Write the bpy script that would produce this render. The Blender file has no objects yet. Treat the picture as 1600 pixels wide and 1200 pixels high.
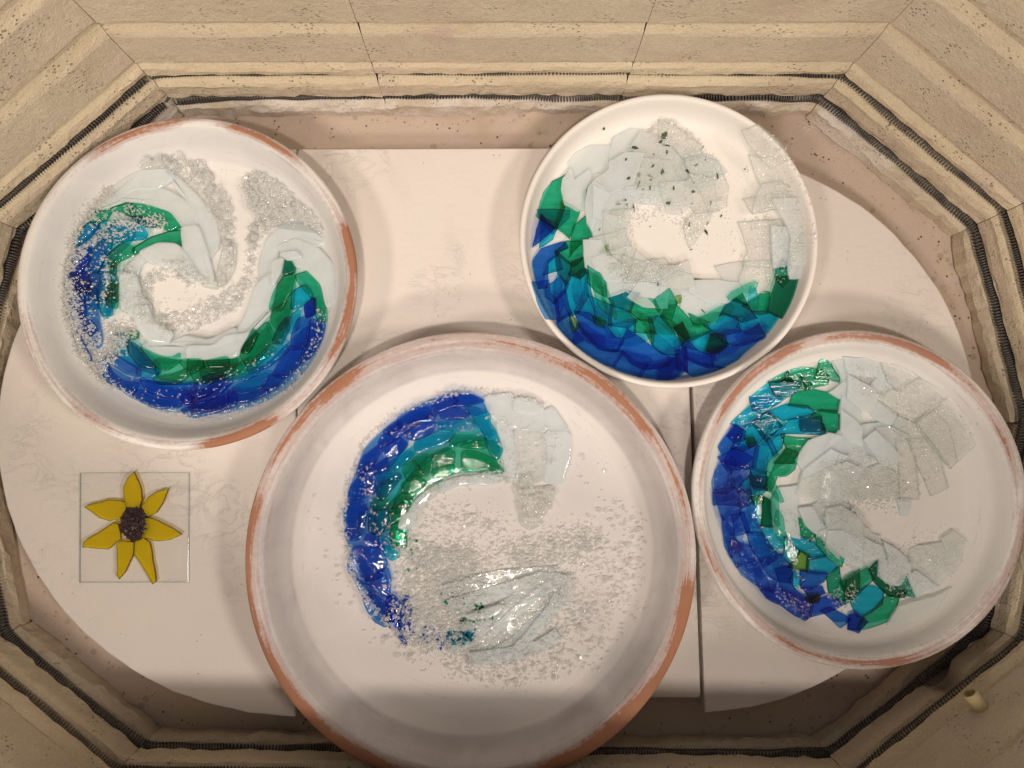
import bpy, bmesh, math, random
import numpy as np
from mathutils import Matrix, Vector

random.seed(7)
rng = np.random.default_rng(11)
S = bpy.context.scene
COL = S.collection

# ------------------------------------------------------------------ camera, light, exposure
FPX, CAMZ, TX, TY = 1110.0, 0.717, 0.075, -0.012
cx_, sx_, cy_, sy_ = math.cos(TX), math.sin(TX), math.cos(TY), math.sin(TY)
ROT = np.array([[1, 0, 0], [0, cx_, -sx_], [0, sx_, cx_]]) @ np.array([[cy_, 0, sy_], [0, 1, 0], [-sy_, 0, cy_]])
cam_d = bpy.data.cameras.new('camera')
cam_d.sensor_width = 36.0
cam_d.lens = FPX / 1600.0 * 36.0
cam_d.clip_start, cam_d.clip_end = 0.02, 50
cam = bpy.data.objects.new('camera', cam_d)
COL.objects.link(cam)
M4 = Matrix.Identity(4)
for i in range(3):
    for j in range(3):
        M4[i][j] = ROT[i][j]
M4.translation = (0, 0, CAMZ)
cam.matrix_world = M4
S.camera = cam

W = bpy.data.worlds.new('World')
S.world = W
W.use_nodes = True
W.node_tree.nodes['Background'].inputs[0].default_value = (0.96, 0.97, 1.0, 1)
W.node_tree.nodes['Background'].inputs[1].default_value = 0.14


def lamp(name, loc, size, power, col=(1.0, 0.89, 0.765)):
    d = bpy.data.lights.new(name, 'AREA')
    d.shape = 'DISK'
    d.size = size
    d.energy = power
    d.color = col
    o = bpy.data.objects.new(name, d)
    COL.objects.link(o)
    o.location = loc
    o.rotation_euler = (Vector((0, 0, 0)) - Vector(loc)).to_track_quat('-Z', 'Y').to_euler()
    return o


lamp('ceiling_lamp', (-0.05, -0.62, 2.05), 0.11, 18)
lamp('ceiling_lamp', (-1.25, -0.95, 1.95), 0.36, 17)
lamp('ceiling_lamp', (2.00, -0.60, 2.50), 0.50, 36)
lamp('ceiling_lamp', (0.10, -2.00, 2.10), 0.42, 30)

S.view_settings.view_transform = 'Standard'
S.view_settings.look = 'None'
S.view_settings.exposure = -0.25
S.view_settings.gamma = 1.0
S.render.engine = 'CYCLES'
S.cycles.transparent_max_bounces = 32
S.cycles.max_bounces = 14
S.cycles.transmission_bounces = 10
S.cycles.glossy_bounces = 4
S.cycles.sample_clamp_indirect = 4.0


def U(p, z):
    """point of the place at height z that the photograph shows at pixel p"""
    d = ROT @ np.array([p[0] - 800.0, -(p[1] - 600.0), -FPX])
    t = (z - CAMZ) / d[2]
    return np.array([d[0] * t, d[1] * t])


# ------------------------------------------------------------------ scene helpers
def link(name, me, mats=None, parent=None, kind=None):
    o = bpy.data.objects.new(name, me)
    COL.objects.link(o)
    for m in (mats or []):
        me.materials.append(m)
    if parent is not None:
        o.parent = parent
    if kind:
        o['kind'] = kind
    return o


def thing(name, label, cat, loc=(0, 0, 0), group=None):
    o = bpy.data.objects.new(name, None)
    COL.objects.link(o)
    o.location = loc
    o.empty_display_size = 0.03
    return tag(o, label, cat, group)


def tag(o, label, cat, group=None):
    o['label'] = label
    o['category'] = cat
    if group:
        o['group'] = group
    return o


def mesh(verts, faces, smooth=False, mat_idx=None):
    me = bpy.data.meshes.new('mesh')
    me.from_pydata([tuple(map(float, v)) for v in verts], [], [tuple(map(int, f)) for f in faces])
    if smooth:
        me.polygons.foreach_set('use_smooth', [True] * len(me.polygons))
    if mat_idx is not None:
        me.polygons.foreach_set('material_index', list(mat_idx))
    me.update()
    return me


def big_mesh(V, F, smooth=False):
    """fast triangle / quad mesh from numpy arrays"""
    me = bpy.data.meshes.new('mesh')
    k = F.shape[1]
    me.vertices.add(len(V))
    me.vertices.foreach_set('co', np.asarray(V, np.float32).ravel())
    me.loops.add(F.size)
    me.loops.foreach_set('vertex_index', np.asarray(F, np.int32).ravel())
    me.polygons.add(len(F))
    me.polygons.foreach_set('loop_start', np.arange(0, F.size, k, dtype=np.int32))
    me.polygons.foreach_set('use_smooth', np.full(len(F), smooth))
    me.update(calc_edges=True)
    return me


# ------------------------------------------------------------------ materials
class NT:
    def __init__(s, name):
        s.m = bpy.data.materials.new(name)
        s.m.use_nodes = True
        s.t = s.m.node_tree
        s.t.nodes.clear()
        s.out = s.n('ShaderNodeOutputMaterial')

    def n(s, typ, **kw):
        nd = s.t.nodes.new(typ)
        for k, v in kw.items():
            setattr(nd, k, v)
        return nd

    def put(s, sock, v):
        if hasattr(v, 'is_output'):
            s.t.links.new(v, sock)
        elif isinstance(v, (tuple, list)) and len(v) == 3 and sock.type == 'RGBA':
            sock.default_value = (*v, 1)
        else:
            sock.default_value = v

    def coord(s, scale=None, which='Object'):
        c = s.n('ShaderNodeTexCoord').outputs[which]
        if scale is None:
            return c
        mp = s.n('ShaderNodeMapping')
        s.put(mp.inputs['Vector'], c)
        mp.inputs['Scale'].default_value = scale if isinstance(scale, tuple) else (scale,) * 3
        return mp.outputs[0]

    def noise(s, vec, scale, detail=3.0, rough=0.55, dist=0.0):
        nd = s.n('ShaderNodeTexNoise')
        s.put(nd.inputs['Vector'], vec)
        nd.inputs['Scale'].default_value = scale
        nd.inputs['Detail'].default_value = detail
        nd.inputs['Roughness'].default_value = rough
        nd.inputs['Distortion'].default_value = dist
        return nd.outputs[0]

    def vor(s, vec, scale, feature='F1', out='Distance'):
        nd = s.n('ShaderNodeTexVoronoi', feature=feature)
        s.put(nd.inputs['Vector'], vec)
        nd.inputs['Scale'].default_value = scale
        return nd.outputs[out]

    def ramp(s, f, stops):
        nd = s.n('ShaderNodeValToRGB')
        s.put(nd.inputs[0], f)
        e = nd.color_ramp.elements
        while len(e) < len(stops):
            e.new(0.5)
        for k, (p, c) in enumerate(stops):
            e[k].position = p
            e[k].color = (*c, 1) if len(c) == 3 else c
        return nd.outputs[0]

    def rng(s, f, a, b, c=0.0, d=1.0):
        nd = s.n('ShaderNodeMapRange')
        s.put(nd.inputs[0], f)
        for k, v in zip((1, 2, 3, 4), (a, b, c, d)):
            nd.inputs[k].default_value = v
        return nd.outputs[0]

    def mix(s, f, a, b, mode='MIX'):
        nd = s.n('ShaderNodeMix', data_type='RGBA', blend_type=mode)
        s.put(nd.inputs[0], f)
        s.put(nd.inputs[6], a)
        s.put(nd.inputs[7], b)
        return nd.outputs[2]

    def math(s, op, a, b=0.0):
        nd = s.n('ShaderNodeMath', operation=op)
        s.put(nd.inputs[0], a)
        s.put(nd.inputs[1], b)
        return nd.outputs[0]

    def attr(s, name, out='Fac'):
        return s.n('ShaderNodeAttribute', attribute_name=name).outputs[out]

    def bump(s, h, strength, dist=0.001, normal=None):
        nd = s.n('ShaderNodeBump')
        s.put(nd.inputs['Height'], h)
        nd.inputs['Strength'].default_value = strength
        nd.inputs['Distance'].default_value = dist
        if normal is not None:
            s.put(nd.inputs['Normal'], normal)
        return nd.outputs[0]

    def principled(s, col, rough=0.8, normal=None, spec=0.3, metal=0.0):
        nd = s.n('ShaderNodeBsdfPrincipled')
        s.put(nd.inputs['Base Color'], col)
        s.put(nd.inputs['Roughness'], rough)
        nd.inputs['Specular IOR Level'].default_value = spec
        nd.inputs['Metallic'].default_value = metal
        if normal is not None:
            s.put(nd.inputs['Normal'], normal)
        s.t.links.new(nd.outputs[0], s.out.inputs[0])
        return s.m

    def front_fresnel(s, ior, normal=None):
        """mirror share of a thin sheet: reflects where light enters it, not again from inside"""
        fr = s.n('ShaderNodeFresnel')
        fr.inputs[0].default_value = ior
        if normal is not None:
            s.put(fr.inputs['Normal'], normal)
        g = s.n('ShaderNodeNewGeometry')
        return s.math('MULTIPLY', fr.outputs[0], s.math('SUBTRACT', 1.0, g.outputs['Backfacing']))

    def mixsh(s, f, a, b):
        nd = s.n('ShaderNodeMixShader')
        s.put(nd.inputs[0], f)
        s.t.links.new(a, nd.inputs[1])
        s.t.links.new(b, nd.inputs[2])
        return nd.outputs[0]

    def done(s, sh):
        s.t.links.new(sh, s.out.inputs[0])
        return s.m


def brick_material():
    m = NT('soft_firebrick')
    c = m.coord()
    big = m.noise(c, 7, 3)
    base = m.ramp(big, [(0.3, (0.61, 0.515, 0.385)), (0.52, (0.68, 0.575, 0.44)), (0.72, (0.65, 0.54, 0.415))])
    # the heat of the elements has yellowed the lips of the grooves
    sp = m.n('ShaderNodeSeparateXYZ')
    m.put(sp.inputs[0], c)
    zz = m.math('ADD', sp.outputs[2], m.math('MULTIPLY', m.math('SUBTRACT', m.noise(c, 40, 3), 0.5), 0.008))
    yl = None
    for za, zb in ((.063, .074), (.084, .106), (.150, .168), (.211, .230), (.245, .34)):
        f = m.math('MULTIPLY', m.rng(zz, za - .002, za + .002), m.rng(zz, zb + .002, zb - .002))
        yl = f if yl is None else m.math('MAXIMUM', yl, f)
    base = m.mix(m.math('MULTIPLY', yl, 0.55), base, (0.76, 0.635, 0.44))
    pink = m.rng(m.noise(c, 16, 2), 0.60, 0.74)
    base = m.mix(m.math('MULTIPLY', pink, 0.45), base, (0.62, 0.48, 0.43))
    # yellowed, glazed band round the elements: heat colours the brick itself
    crust = m.math('MULTIPLY', m.math('MULTIPLY', m.rng(sp.outputs[2], .036, .030), m.rng(sp.outputs[1], .24, .29)), m.rng(m.noise(c, 26, 4, .65), .36, .52))
    base = m.mix(m.math('MULTIPLY', crust, 0.8), base, (0.80, 0.73, 0.68))
    scorch = m.rng(m.noise(m.coord((1, 1, 2)), 9, 5, 0.62), 0.52, 0.74)
    base = m.mix(m.math('MULTIPLY', scorch, 0.38), base, (0.50, 0.36, 0.24))
    fine = m.noise(c, 420, 4, 0.7)
    base = m.mix(m.rng(fine, 0.36, 0.62), m.mix(0.24, base, (0.42, 0.31, 0.21)), base)
    pit = m.vor(m.coord((1, 1, 1.5)), 230)
    gate = m.rng(m.noise(c, 34, 3), 0.50, 0.66)
    pitf = m.math('MULTIPLY', m.rng(pit, 0.27, 0.13), gate)
    base = m.mix(m.math('MULTIPLY', pitf, 0.42), base, (0.16, 0.10, 0.06))
    fleck = m.math('MULTIPLY', m.rng(m.vor(c, 330), 0.26, 0.10), m.rng(m.noise(c, 60, 2), 0.50, 0.62))
    base = m.mix(fleck, base, (0.78, 0.66, 0.46))
    h = m.math('ADD', m.math('MULTIPLY', m.noise(c, 600, 3, 0.7), 0.7), m.math('MULTIPLY', m.noise(c, 130, 3), 0.8))
    h = m.math('SUBTRACT', h, m.math('MULTIPLY', pitf, 1.3))
    return m.principled(base, 0.92, m.bump(h, 1.0, 0.0016), 0.15)


def floor_material():
    m = NT('stained_kiln_floor')
    c = m.coord()
    base = m.ramp(m.noise(c, 9, 4), [(0.32, (0.47, 0.36, 0.26)), (0.5, (0.58, 0.46, 0.39)), (0.68, (0.57, 0.46, 0.34))])
    spot = m.math('MULTIPLY', m.rng(m.vor(c, 75), 0.30, 0.22), m.rng(m.noise(c, 19, 2), 0.52, 0.60))
    base = m.mix(m.math('MULTIPLY', spot, 0.5), base, (0.30, 0.24, 0.20))
    pit = m.math('MULTIPLY', m.rng(m.vor(c, 190), 0.26, 0.14), m.rng(m.noise(c, 70, 2), 0.52, 0.62))
    base = m.mix(pit, base, (0.10, 0.055, 0.035))
    h = m.math('SUBTRACT', m.noise(c, 300, 4, 0.7), pit)
    return m.principled(base, 0.92, m.bump(h, 0.6, 0.0012), 0.12)


def shelf_material():
    m = NT('kiln_washed_shelf')
    c = m.coord()
    base = m.ramp(m.noise(c, 6, 3), [(0.35, (0.785, 0.715, 0.665)), (0.52, (0.81, 0.73, 0.69)), (0.68, (0.80, 0.745, 0.68))])
    base = m.mix(m.math('MULTIPLY', m.rng(m.noise(c, 15, 4, 0.6, 0.6), 0.57, 0.75), 0.3), base, (0.66, 0.60, 0.56))
    brush = m.noise(m.coord((5, 46, 5)), 6, 4, 0.6, 0.4)
    base = m.mix(m.math('MULTIPLY', m.rng(brush, 0.4, 0.7), 0.04), base, (0.62, 0.56, 0.52))
    # flaked and ridged patches of old wash, drips and faint stains
    ridge = m.math('ABSOLUTE', m.math('SUBTRACT', m.noise(m.coord((1, 1.6, 1)), 34, 5, 0.62, 0.9), 0.5))
    patch = m.rng(m.noise(c, 8, 3), 0.50, 0.64)
    crack = m.math('MULTIPLY', m.rng(ridge, 0.030, 0.0), patch)
    base = m.mix(m.math('MULTIPLY', crack, 0.07), base, (0.48, 0.41, 0.36))
    stain = m.math('MULTIPLY', m.rng(m.noise(c, 19, 5, 0.65, 1.2), 0.56, 0.70), patch)
    base = m.mix(m.math('MULTIPLY', stain, 0.13), base, (0.58, 0.53, 0.50))
    speck = m.math('MULTIPLY', m.rng(m.vor(c, 120), 0.10, 0.05), m.rng(m.noise(c, 40, 1), 0.58, 0.64))
    base = m.mix(speck, base, (0.25, 0.2, 0.17))
    h = m.math('ADD', m.math('MULTIPLY', brush, 0.3), m.math('MULTIPLY', m.noise(c, 90, 4, 0.65, 0.5), 0.9))
    h = m.math('SUBTRACT', h, crack)
    return m.principled(base, 0.85, m.bump(h, 0.5, 0.0012), 0.15)


def dish_material(name, wash, grime, terra=((0.34, 0.14, 0.078), (0.43, 0.215, 0.135)), pink=(0.47, 0.335, 0.305), grime_amt=0.5):
    """kiln wash over terracotta, rubbed off where the attribute wear says"""
    m = NT(name)
    c = m.coord()
    base = m.mix(m.rng(m.noise(c, 11, 3), 0.4, 0.65), wash, tuple(x * y for x, y in zip(wash, (0.95, 0.95, 0.97))))
    g = m.math('MULTIPLY', m.rng(m.noise(c, 24, 4, 0.6, 0.8), 0.40, 0.62, 0.70, 1.0), m.attr('grime'))
    base = m.mix(m.math('MULTIPLY', g, grime_amt), base, grime)
    speck = m.math('MULTIPLY', m.rng(m.vor(c, 140), 0.10, 0.05), m.rng(m.noise(c, 45, 1), 0.60, 0.66))
    base = m.mix(m.math('MULTIPLY', speck, 0.7), base, (0.36, 0.29, 0.27))
    cb = m.n('ShaderNodeCombineXYZ')
    sp = m.n('ShaderNodeSeparateXYZ')
    m.put(sp.inputs[0], c)
    m.put(cb.inputs[0], m.math('MULTIPLY', sp.outputs[0], 16))
    m.put(cb.inputs[1], m.math('MULTIPLY', sp.outputs[1], 16))
    m.put(cb.inputs[2], m.math('MULTIPLY', m.attr('radial'), 420))
    streak = m.noise(cb.outputs[0], 1.0, 6, 0.68, 0.3)
    sp2 = m.noise(c, 240, 4, 0.7)
    wv = m.attr('wear')
    f = m.math('ADD', m.math('ADD', wv, m.math('MULTIPLY', m.math('SUBTRACT', streak, 0.5), 2.0)),
               m.math('MULTIPLY', m.math('SUBTRACT', sp2, 0.5), 0.9))
    thin = m.rng(f, 0.22, 0.66)
    bare = m.rng(f, 0.84, 1.10)
    tcol = m.mix(m.noise(c, 30, 4), terra[0], terra[1])
    base = m.mix(m.math('MULTIPLY', thin, 0.72), base, pink)
    base = m.mix(bare, base, tcol)
    h = m.math('SUBTRACT', m.math('ADD', m.math('MULTIPLY', m.noise(c, 80, 4, 0.6, 0.4), 0.7), m.math('MULTIPLY', sp2, 0.25)),
               m.math('MULTIPLY', bare, 0.35))
    return m.principled(base, 0.82, m.bump(h, 0.3, 0.0009), 0.2)


def glass_material(name, tint, bump_scale=(60, 60, 60), bump=0.25, rough=0.02, body=None, body_amt=0.0,
                   streak=None, gloss=(1, 1, 1)):
    """sheet glass: each face filters what passes by tint, and reflects by Fresnel"""
    m = NT(name)
    c = m.coord(bump_scale)
    h = m.noise(c, 1.6, 4, 0.6, 0.5)
    nrm = m.bump(h, bump, 0.0014)
    tr = m.n('ShaderNodeBsdfTransparent')
    tcol = tint
    if streak is not None:
        s = m.noise(m.coord((18, 160, 50)), 1.4, 4, 0.6, 0.6)
        tcol = m.mix(m.rng(s, 0.3, 0.7), tint, streak)
    m.put(tr.inputs[0], tcol)
    sh = tr.outputs[0]
    if body is not None:
        df = m.n('ShaderNodeBsdfDiffuse')
        m.put(df.inputs[0], body)
        tl = m.n('ShaderNodeBsdfTranslucent')
        m.put(tl.inputs[0], body)
        both = m.mixsh(0.35, df.outputs[0], tl.outputs[0])
        amt = m.rng(m.noise(m.coord(), 45, 3), 0.3, 0.7, body_amt * 0.85, min(1, body_amt * 1.12))
        sh = m.mixsh(amt, sh, both)
    gl = m.n('ShaderNodeBsdfGlossy')
    m.put(gl.inputs['Roughness'], rough)
    m.put(gl.inputs[0], gloss)
    m.put(gl.inputs['Normal'], nrm)
    return m.done(m.mixsh(m.front_fresnel(1.52, nrm), sh, gl.outputs[0]))


def grain_material(name, tint, clear=0.5, white=0.12):
    """crushed glass grain: mostly see-through, facets reflect, a little milky where crazed"""
    m = NT(name)
    tr = m.n('ShaderNodeBsdfTransparent')
    m.put(tr.inputs[0], tint)
    gs = m.n('ShaderNodeBsdfRefraction')
    m.put(gs.inputs[0], tint)
    gs.inputs['Roughness'].default_value = 0.0
    gs.inputs['IOR'].default_value = 1.5
    df = m.n('ShaderNodeBsdfDiffuse')
    m.put(df.inputs[0], (0.95, 0.95, 0.94))
    tl = m.n('ShaderNodeBsdfTranslucent')
    m.put(tl.inputs[0], (0.95, 0.95, 0.94))
    milk = m.mixsh(0.45, df.outputs[0], tl.outputs[0])
    sh = m.mixsh(white, m.mixsh(clear, gs.outputs[0], tr.outputs[0]), milk)
    gl = m.n('ShaderNodeBsdfGlossy')
    gl.inputs['Roughness'].default_value = 0.10
    return m.done(m.mixsh(m.front_fresnel(1.38), sh, gl.outputs[0]))


BRICK = brick_material()
FLOOR = floor_material()
SHELF = shelf_material()


def simple(name, col, rough, spec=0.3, metal=0.0, bumps=None):
    m = NT(name)
    nrm = m.bump(m.noise(m.coord(), bumps[0], 3), bumps[1], 0.001) if bumps else None
    c = m.mix(m.noise(m.coord(), 55, 3), col, tuple(x * 0.72 for x in col))
    return m.principled(c, rough, nrm, spec, metal)


COIL = simple('oxidised_heating_wire', (0.13, 0.118, 0.11), 0.42, 0.5, 0.3, (400, 0.3))
MULLITE = simple('cream_ceramic_tube', (0.60, 0.47, 0.26), 0.85, 0.15, 0, (300, 0.6))

GL = {
    'b': glass_material('cobalt_glass', (0.43, 0.68, 0.915), (30, 160, 60), 0.34, streak=(0.29, 0.57, 0.87)),
    'i': glass_material('deep_cobalt_glass', (0.27, 0.45, 0.82), (30, 160, 60), 0.34),
    't': glass_material('turquoise_glass', (0.34, 0.86, 0.935), (30, 160, 60), 0.34, streak=(0.20, 0.78, 0.885)),
    'd': glass_material('dark_teal_glass', (0.17, 0.68, 0.74), (30, 160, 60), 0.34),
    'g': glass_material('emerald_glass', (0.42, 0.86, 0.75), (30, 160, 60), 0.34, streak=(0.28, 0.77, 0.65)),
    'h': glass_material('dark_green_glass', (0.20, 0.63, 0.53), (30, 160, 60), 0.34),
    'o': glass_material('olive_green_glass', (0.68, 0.81, 0.54), (60, 60, 60), 0.20),
    'k': glass_material('dark_olive_glass', (0.44, 0.52, 0.41), (60, 60, 60), 0.20),
    'w': glass_material('white_opal_glass', (0.975, 0.995, 0.995), (60, 60, 60), 0.22, body=(0.925, 0.955, 0.975), body_amt=0.60),
    'v': glass_material('cloudy_opal_glass', (0.985, 0.995, 0.99), (90, 90, 90), 0.45, body=(0.93, 0.94, 0.94), body_amt=0.40),
    'c': glass_material('clear_textured_glass', (0.988, 0.993, 0.99), (260, 420, 260), 1.0, rough=0.05, body=(0.93, 0.93, 0.925), body_amt=0.18),
    'B': glass_material('pale_cobalt_glass', (0.60, 0.78, 0.95), (60, 60, 60), 0.34),
    'T': glass_material('pale_turquoise_glass', (0.52, 0.90, 0.95), (60, 60, 60), 0.34),
    'G': glass_material('pale_emerald_glass', (0.60, 0.90, 0.83), (60, 60, 60), 0.34),
    's': glass_material('sparkling_cobalt_glass', (0.30, 0.56, 0.90), (420, 420, 420), 0.8, rough=0.06),
    'r': glass_material('sparkling_green_glass', (0.22, 0.78, 0.70), (420, 420, 420), 0.8, rough=0.06),
    'y': glass_material('amber_yellow_glass', (0.985, 0.94, 0.16), (60, 60, 60), 0.3, body=(0.92, 0.76, 0.012), body_amt=0.42, streak=(0.90, 0.76, 0.08)),
    'x': glass_material('clear_window_glass', (0.992, 0.996, 0.992), (20, 20, 20), 0.05, rough=0.0),
}
EDGE_TINT = {'B': (.45, .64, .88), 'T': (.4, .78, .85), 'G': (.45, .77, .7), 'b': (0.17, 0.34, 0.70), 'i': (0.1, 0.17, 0.6), 't': (0.06, 0.42, 0.52), 'd': (0.05, 0.3, 0.36), 'g': (0.10, 0.42, 0.32),
             'h': (0.06, 0.28, 0.22), 'o': (0.4, 0.5, 0.28), 'k': (0.2, 0.25, 0.16), 'c': (0.78, 0.82, 0.80), 's': (0.16, 0.27, 0.7),
             'r': (0.05, 0.40, 0.34), 'y': (0.25, 0.16, 0.02), 'x': (0.50, 0.60, 0.58)}
GE = {}
for k_, v_ in EDGE_TINT.items():
    GE[k_] = glass_material(GL[k_].name + '_edge', v_, (90, 90, 90), 0.2)
GE['w'] = glass_material('white_opal_glass_edge', (0.88, 0.93, 0.94), (60, 60, 60), 0.2, body=(0.78, 0.85, 0.87), body_amt=0.5)
GE['v'] = glass_material('cloudy_opal_glass_edge', (0.88, 0.92, 0.92), (60, 60, 60), 0.2, body=(0.78, 0.82, 0.83), body_amt=0.3)
FRIT_CLEAR = grain_material('clear_glass_frit', (0.996, 0.997, 0.995), 0.90, 0.34)
FRIT_FINE = grain_material('frosty_glass_frit', (0.996, 0.997, 0.998), 0.90, 0.46)
FRIT_CREAM = grain_material('cream_glass_powder', (0.997, 0.99, 0.95), 0.8, 0.55)
FRIT_TEAL = grain_material('teal_glass_frit', (0.22, 0.72, 0.82), 0.8, 0.0)
FRIT_BLUE = grain_material('cobalt_glass_frit', (0.30, 0.45, 0.88), 0.8, 0.0)
FRIT_GREEN = grain_material('green_glass_frit', (0.28, 0.66, 0.52), 0.8, 0.0)
SEED = simple('dark_brown_glass_seed', (0.055, 0.030, 0.032), 0.35, 0.5, 0, (300, 0.4))

# ------------------------------------------------------------------ the kiln: floor, brick walls, elements, tube
VTX = [np.array(v) for v in [(-.327, .332), (.316, .336), (.462, .207), (.503, .014), (.455, -.178), (.300, -.293),
                             (-.3305, -.282), (-.462, -.1805), (-.508, .010), (-.4675, .200)]]
NV = len(VTX)


def side_normal(i):
    a, b = VTX[i], VTX[(i + 1) % NV]
    t = (b - a) / np.linalg.norm(b - a)
    return np.array([-t[1], t[0]])           # outward (vertices run clockwise)


def miter(i):
    n0, n1 = side_normal((i - 1) % NV), side_normal(i)
    m = n0 + n1
    return m / (m @ n0)


kiln = thing('kiln', 'oval kiln of pale grooved firebrick with dark coiled heating elements', 'kiln', (0, 0, 0))

# profile of the brick face from the floor up: (outward depth, height, is part of the rib between the two elements)
PROFILE = [(.002, .000, 0), (-.002, .004, 0), (-.0035, .018, 0), (-.003, .0245, 0), (-.0005, .0285, 0), (.005, .0305, 0), (.013, .0315, 0),
           (.014, .039, 0), (.009, .0425, 0), (.0015, .0432, 1), (0, .0442, 1), (-.0006, .050, 1), (-.0008, .060, 1), (-.0006, .0645, 1), (.001, .0680, 1),
           (.008, .0725, 1), (.013, .0735, 0), (.014, .081, 0), (.009, .0845, 0), (.001, .0852, 0), (-.0004, .0862, 0), (-.0008, .092, 0),
           (.0, .096, 0), (.0034, .1025, 0), (.0036, .1044, 0), (.0006, .1052, 0), (0, .108, 0), (0, .125, 0), (0, .146, 0), (.0008, .150, 0),
           (.0046, .1620, 0), (.0048, .1650, 0), (.0006, .166, 0), (0, .169, 0), (0, .19, 0), (0, .209, 0), (.0008, .212, 0), (.0046, .2235, 0),
           (.0048, .2265, 0), (.0006, .2275, 0), (0, .231, 0), (0, .27, 0), (0, .315, 0), (.0012, .318, 0)]


def fbm1(x, seed):
    r = 0
    for k, (f, a) in enumerate(((23, 1), (61, .6), (149, .45), (331, .3))):
        r += a * math.sin(x * f + seed * 12.9 + k * 4.7) * math.cos(x * f * .63 + seed * 3.1 + k)
    return r


def wall_brick(i, t0, t1, gap0, gap1, lift=0.0, broken=None):
    """a slab of one wall side between fractions t0 and t1 of its length"""
    a, b = VTX[i], VTX[(i + 1) % NV]
    n = side_normal(i)
    L = np.linalg.norm(b - a)
    ns = max(10, int((t1 - t0) * L / 0.006))
    V, F = [], []
    g0, g1 = gap0 / L, gap1 / L
    prof = PROFILE + [(.060, .318, 0), (.060, .000, 0)]
    P = len(prof)
    for s in range(ns + 1):
        t = (t0 + g0) + (t1 - g1 - t0 - g0) * s / ns
        for q, (d, z, rib) in enumerate(prof):
            t = (t0 + g0) + (t1 - g1 - t0 - g0) * s / ns
            if q < len(PROFILE):
                amp = .00045 if z > .1 else (.0007 if z > .045 else .0013)
                dd = d + amp * fbm1(t * L * 3 + z * 1.3, i * 7.1 + q * .37)
                zz = z + (amp * .8 * fbm1(t * L * 2.2, i * 3.3 + q * .61) if 0 < z < .31 else 0)
                if 0.02 < z < 0.1:
                    zz += lift
                if broken and rib:
                    dd += .016 * math.exp(-((t - broken) / .055) ** 2)
                if z < .03:
                    dd += .002 * fbm1(t * L * .6, i * 5.0)
            else:
                dd, zz = d, z
            # mitred at the corners, square at the joints within a side
            ma, mb = miter(i), miter((i + 1) % NV)
            w0 = a + ma * dd
            w1 = b + mb * dd
            if t0 > 0:
                w0 = a + n * dd
            if t1 < 1:
                w1 = b + n * dd
            if q >= len(PROFILE):
                t = t0 + (t1 - t0) * s / ns
            p = w0 + (w1 - w0) * t
            V.append((p[0], p[1], zz))
    for s in range(ns):
        for q in range(P):
            q2 = (q + 1) % P
            F.append((s * P + q, s * P + q2, (s + 1) * P + q2, (s + 1) * P + q))
    F.append(tuple(range(P - 1, -1, -1)))
    F.append(tuple(ns * P + q for q in range(P)))
    me = mesh(V, F, False)
    bm = bmesh.new()
    bm.from_mesh(me)
    bmesh.ops.recalc_face_normals(bm, faces=bm.faces)
    bm.to_mesh(me)
    bm.free()
    return link('wall_brick', me, [BRICK], kiln)


for i in range(NV):
    if i == 0:      # the far side: three slabs, the middle one standing a little higher
        wall_brick(0, 0, .325, .0002, .0002, -.0012)
        wall_brick(0, .325, .690, .0002, .0002, .0013)
        wall_brick(0, .690, 1, .0002, .0002, -.0006)
    elif i == 4:
        wall_brick(4, 0, 1, .0003, .0003, 0, .36)
    else:
        wall_brick(i, 0, 1, .0003, .0003)

def joint_light_stop(i, t):
    """unseen strip added inside a joint between two slabs to keep light from leaking through"""
    n = side_normal(i) if t > 0 else miter(i)
    n = n / np.linalg.norm(n)
    p = VTX[i] + (VTX[(i + 1) % NV] - VTX[i]) * t
    u = np.array([n[1], -n[0]]) * .0011
    q = [p + n * .0165 - u, p + n * .0165 + u, p + n * .056 + u, p + n * .056 - u]
    V = [(x, y, .002) for x, y in q] + [(x, y, .316) for x, y in q]
    link('light_stop_strip', mesh(V, [(3, 2, 1, 0), (4, 5, 6, 7), (0, 1, 5, 4), (1, 2, 6, 5), (2, 3, 7, 6), (3, 0, 4, 7)]), [BRICK], kiln)  # hidden strip, added only to block light through the joint


for i in range(NV):
    joint_light_stop(i, 0)
for i, t in ((0, .325), (0, .690)):
    joint_light_stop(i, t)

fv = [VTX[i] + miter(i) * .055 for i in range(NV)]
fm = mesh([(v[0], v[1], 0.0) for v in fv] + [(v[0], v[1], -.03) for v in fv],
          [tuple(range(NV))[::-1]] + [tuple(range(NV, 2 * NV))] + [(k, (k + 1) % NV, NV + (k + 1) % NV, NV + k) for k in range(NV)])
link('kiln_floor', fm, [FLOOR], None, 'structure')
cr_v, cr_f, cr_n = [], [], 0
for k in range(170):
    i = random.randrange(NV)
    a, b = VTX[i], VTX[(i + 1) % NV]
    p = a + (b - a) * random.random() - side_normal(i) * (.004 + abs(random.gauss(0, .012)))
    q = random.uniform(.0006, .0019)
    for dx, dy, dz in ((1, 0, 0), (-.5, .9, 0), (-.5, -.9, 0), (.1, .1, 1.1)):
        cr_v.append((p[0] + q * (dx + random.uniform(-.3, .3)), p[1] + q * (dy + random.uniform(-.3, .3)), .0001 + q * dz))
    cr_f += [(cr_n, cr_n + 1, cr_n + 3), (cr_n + 1, cr_n + 2, cr_n + 3), (cr_n + 2, cr_n, cr_n + 3)]
    cr_n += 4
link('brick_crumb', mesh(cr_v, cr_f), [BRICK], kiln, 'stuff')


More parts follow.
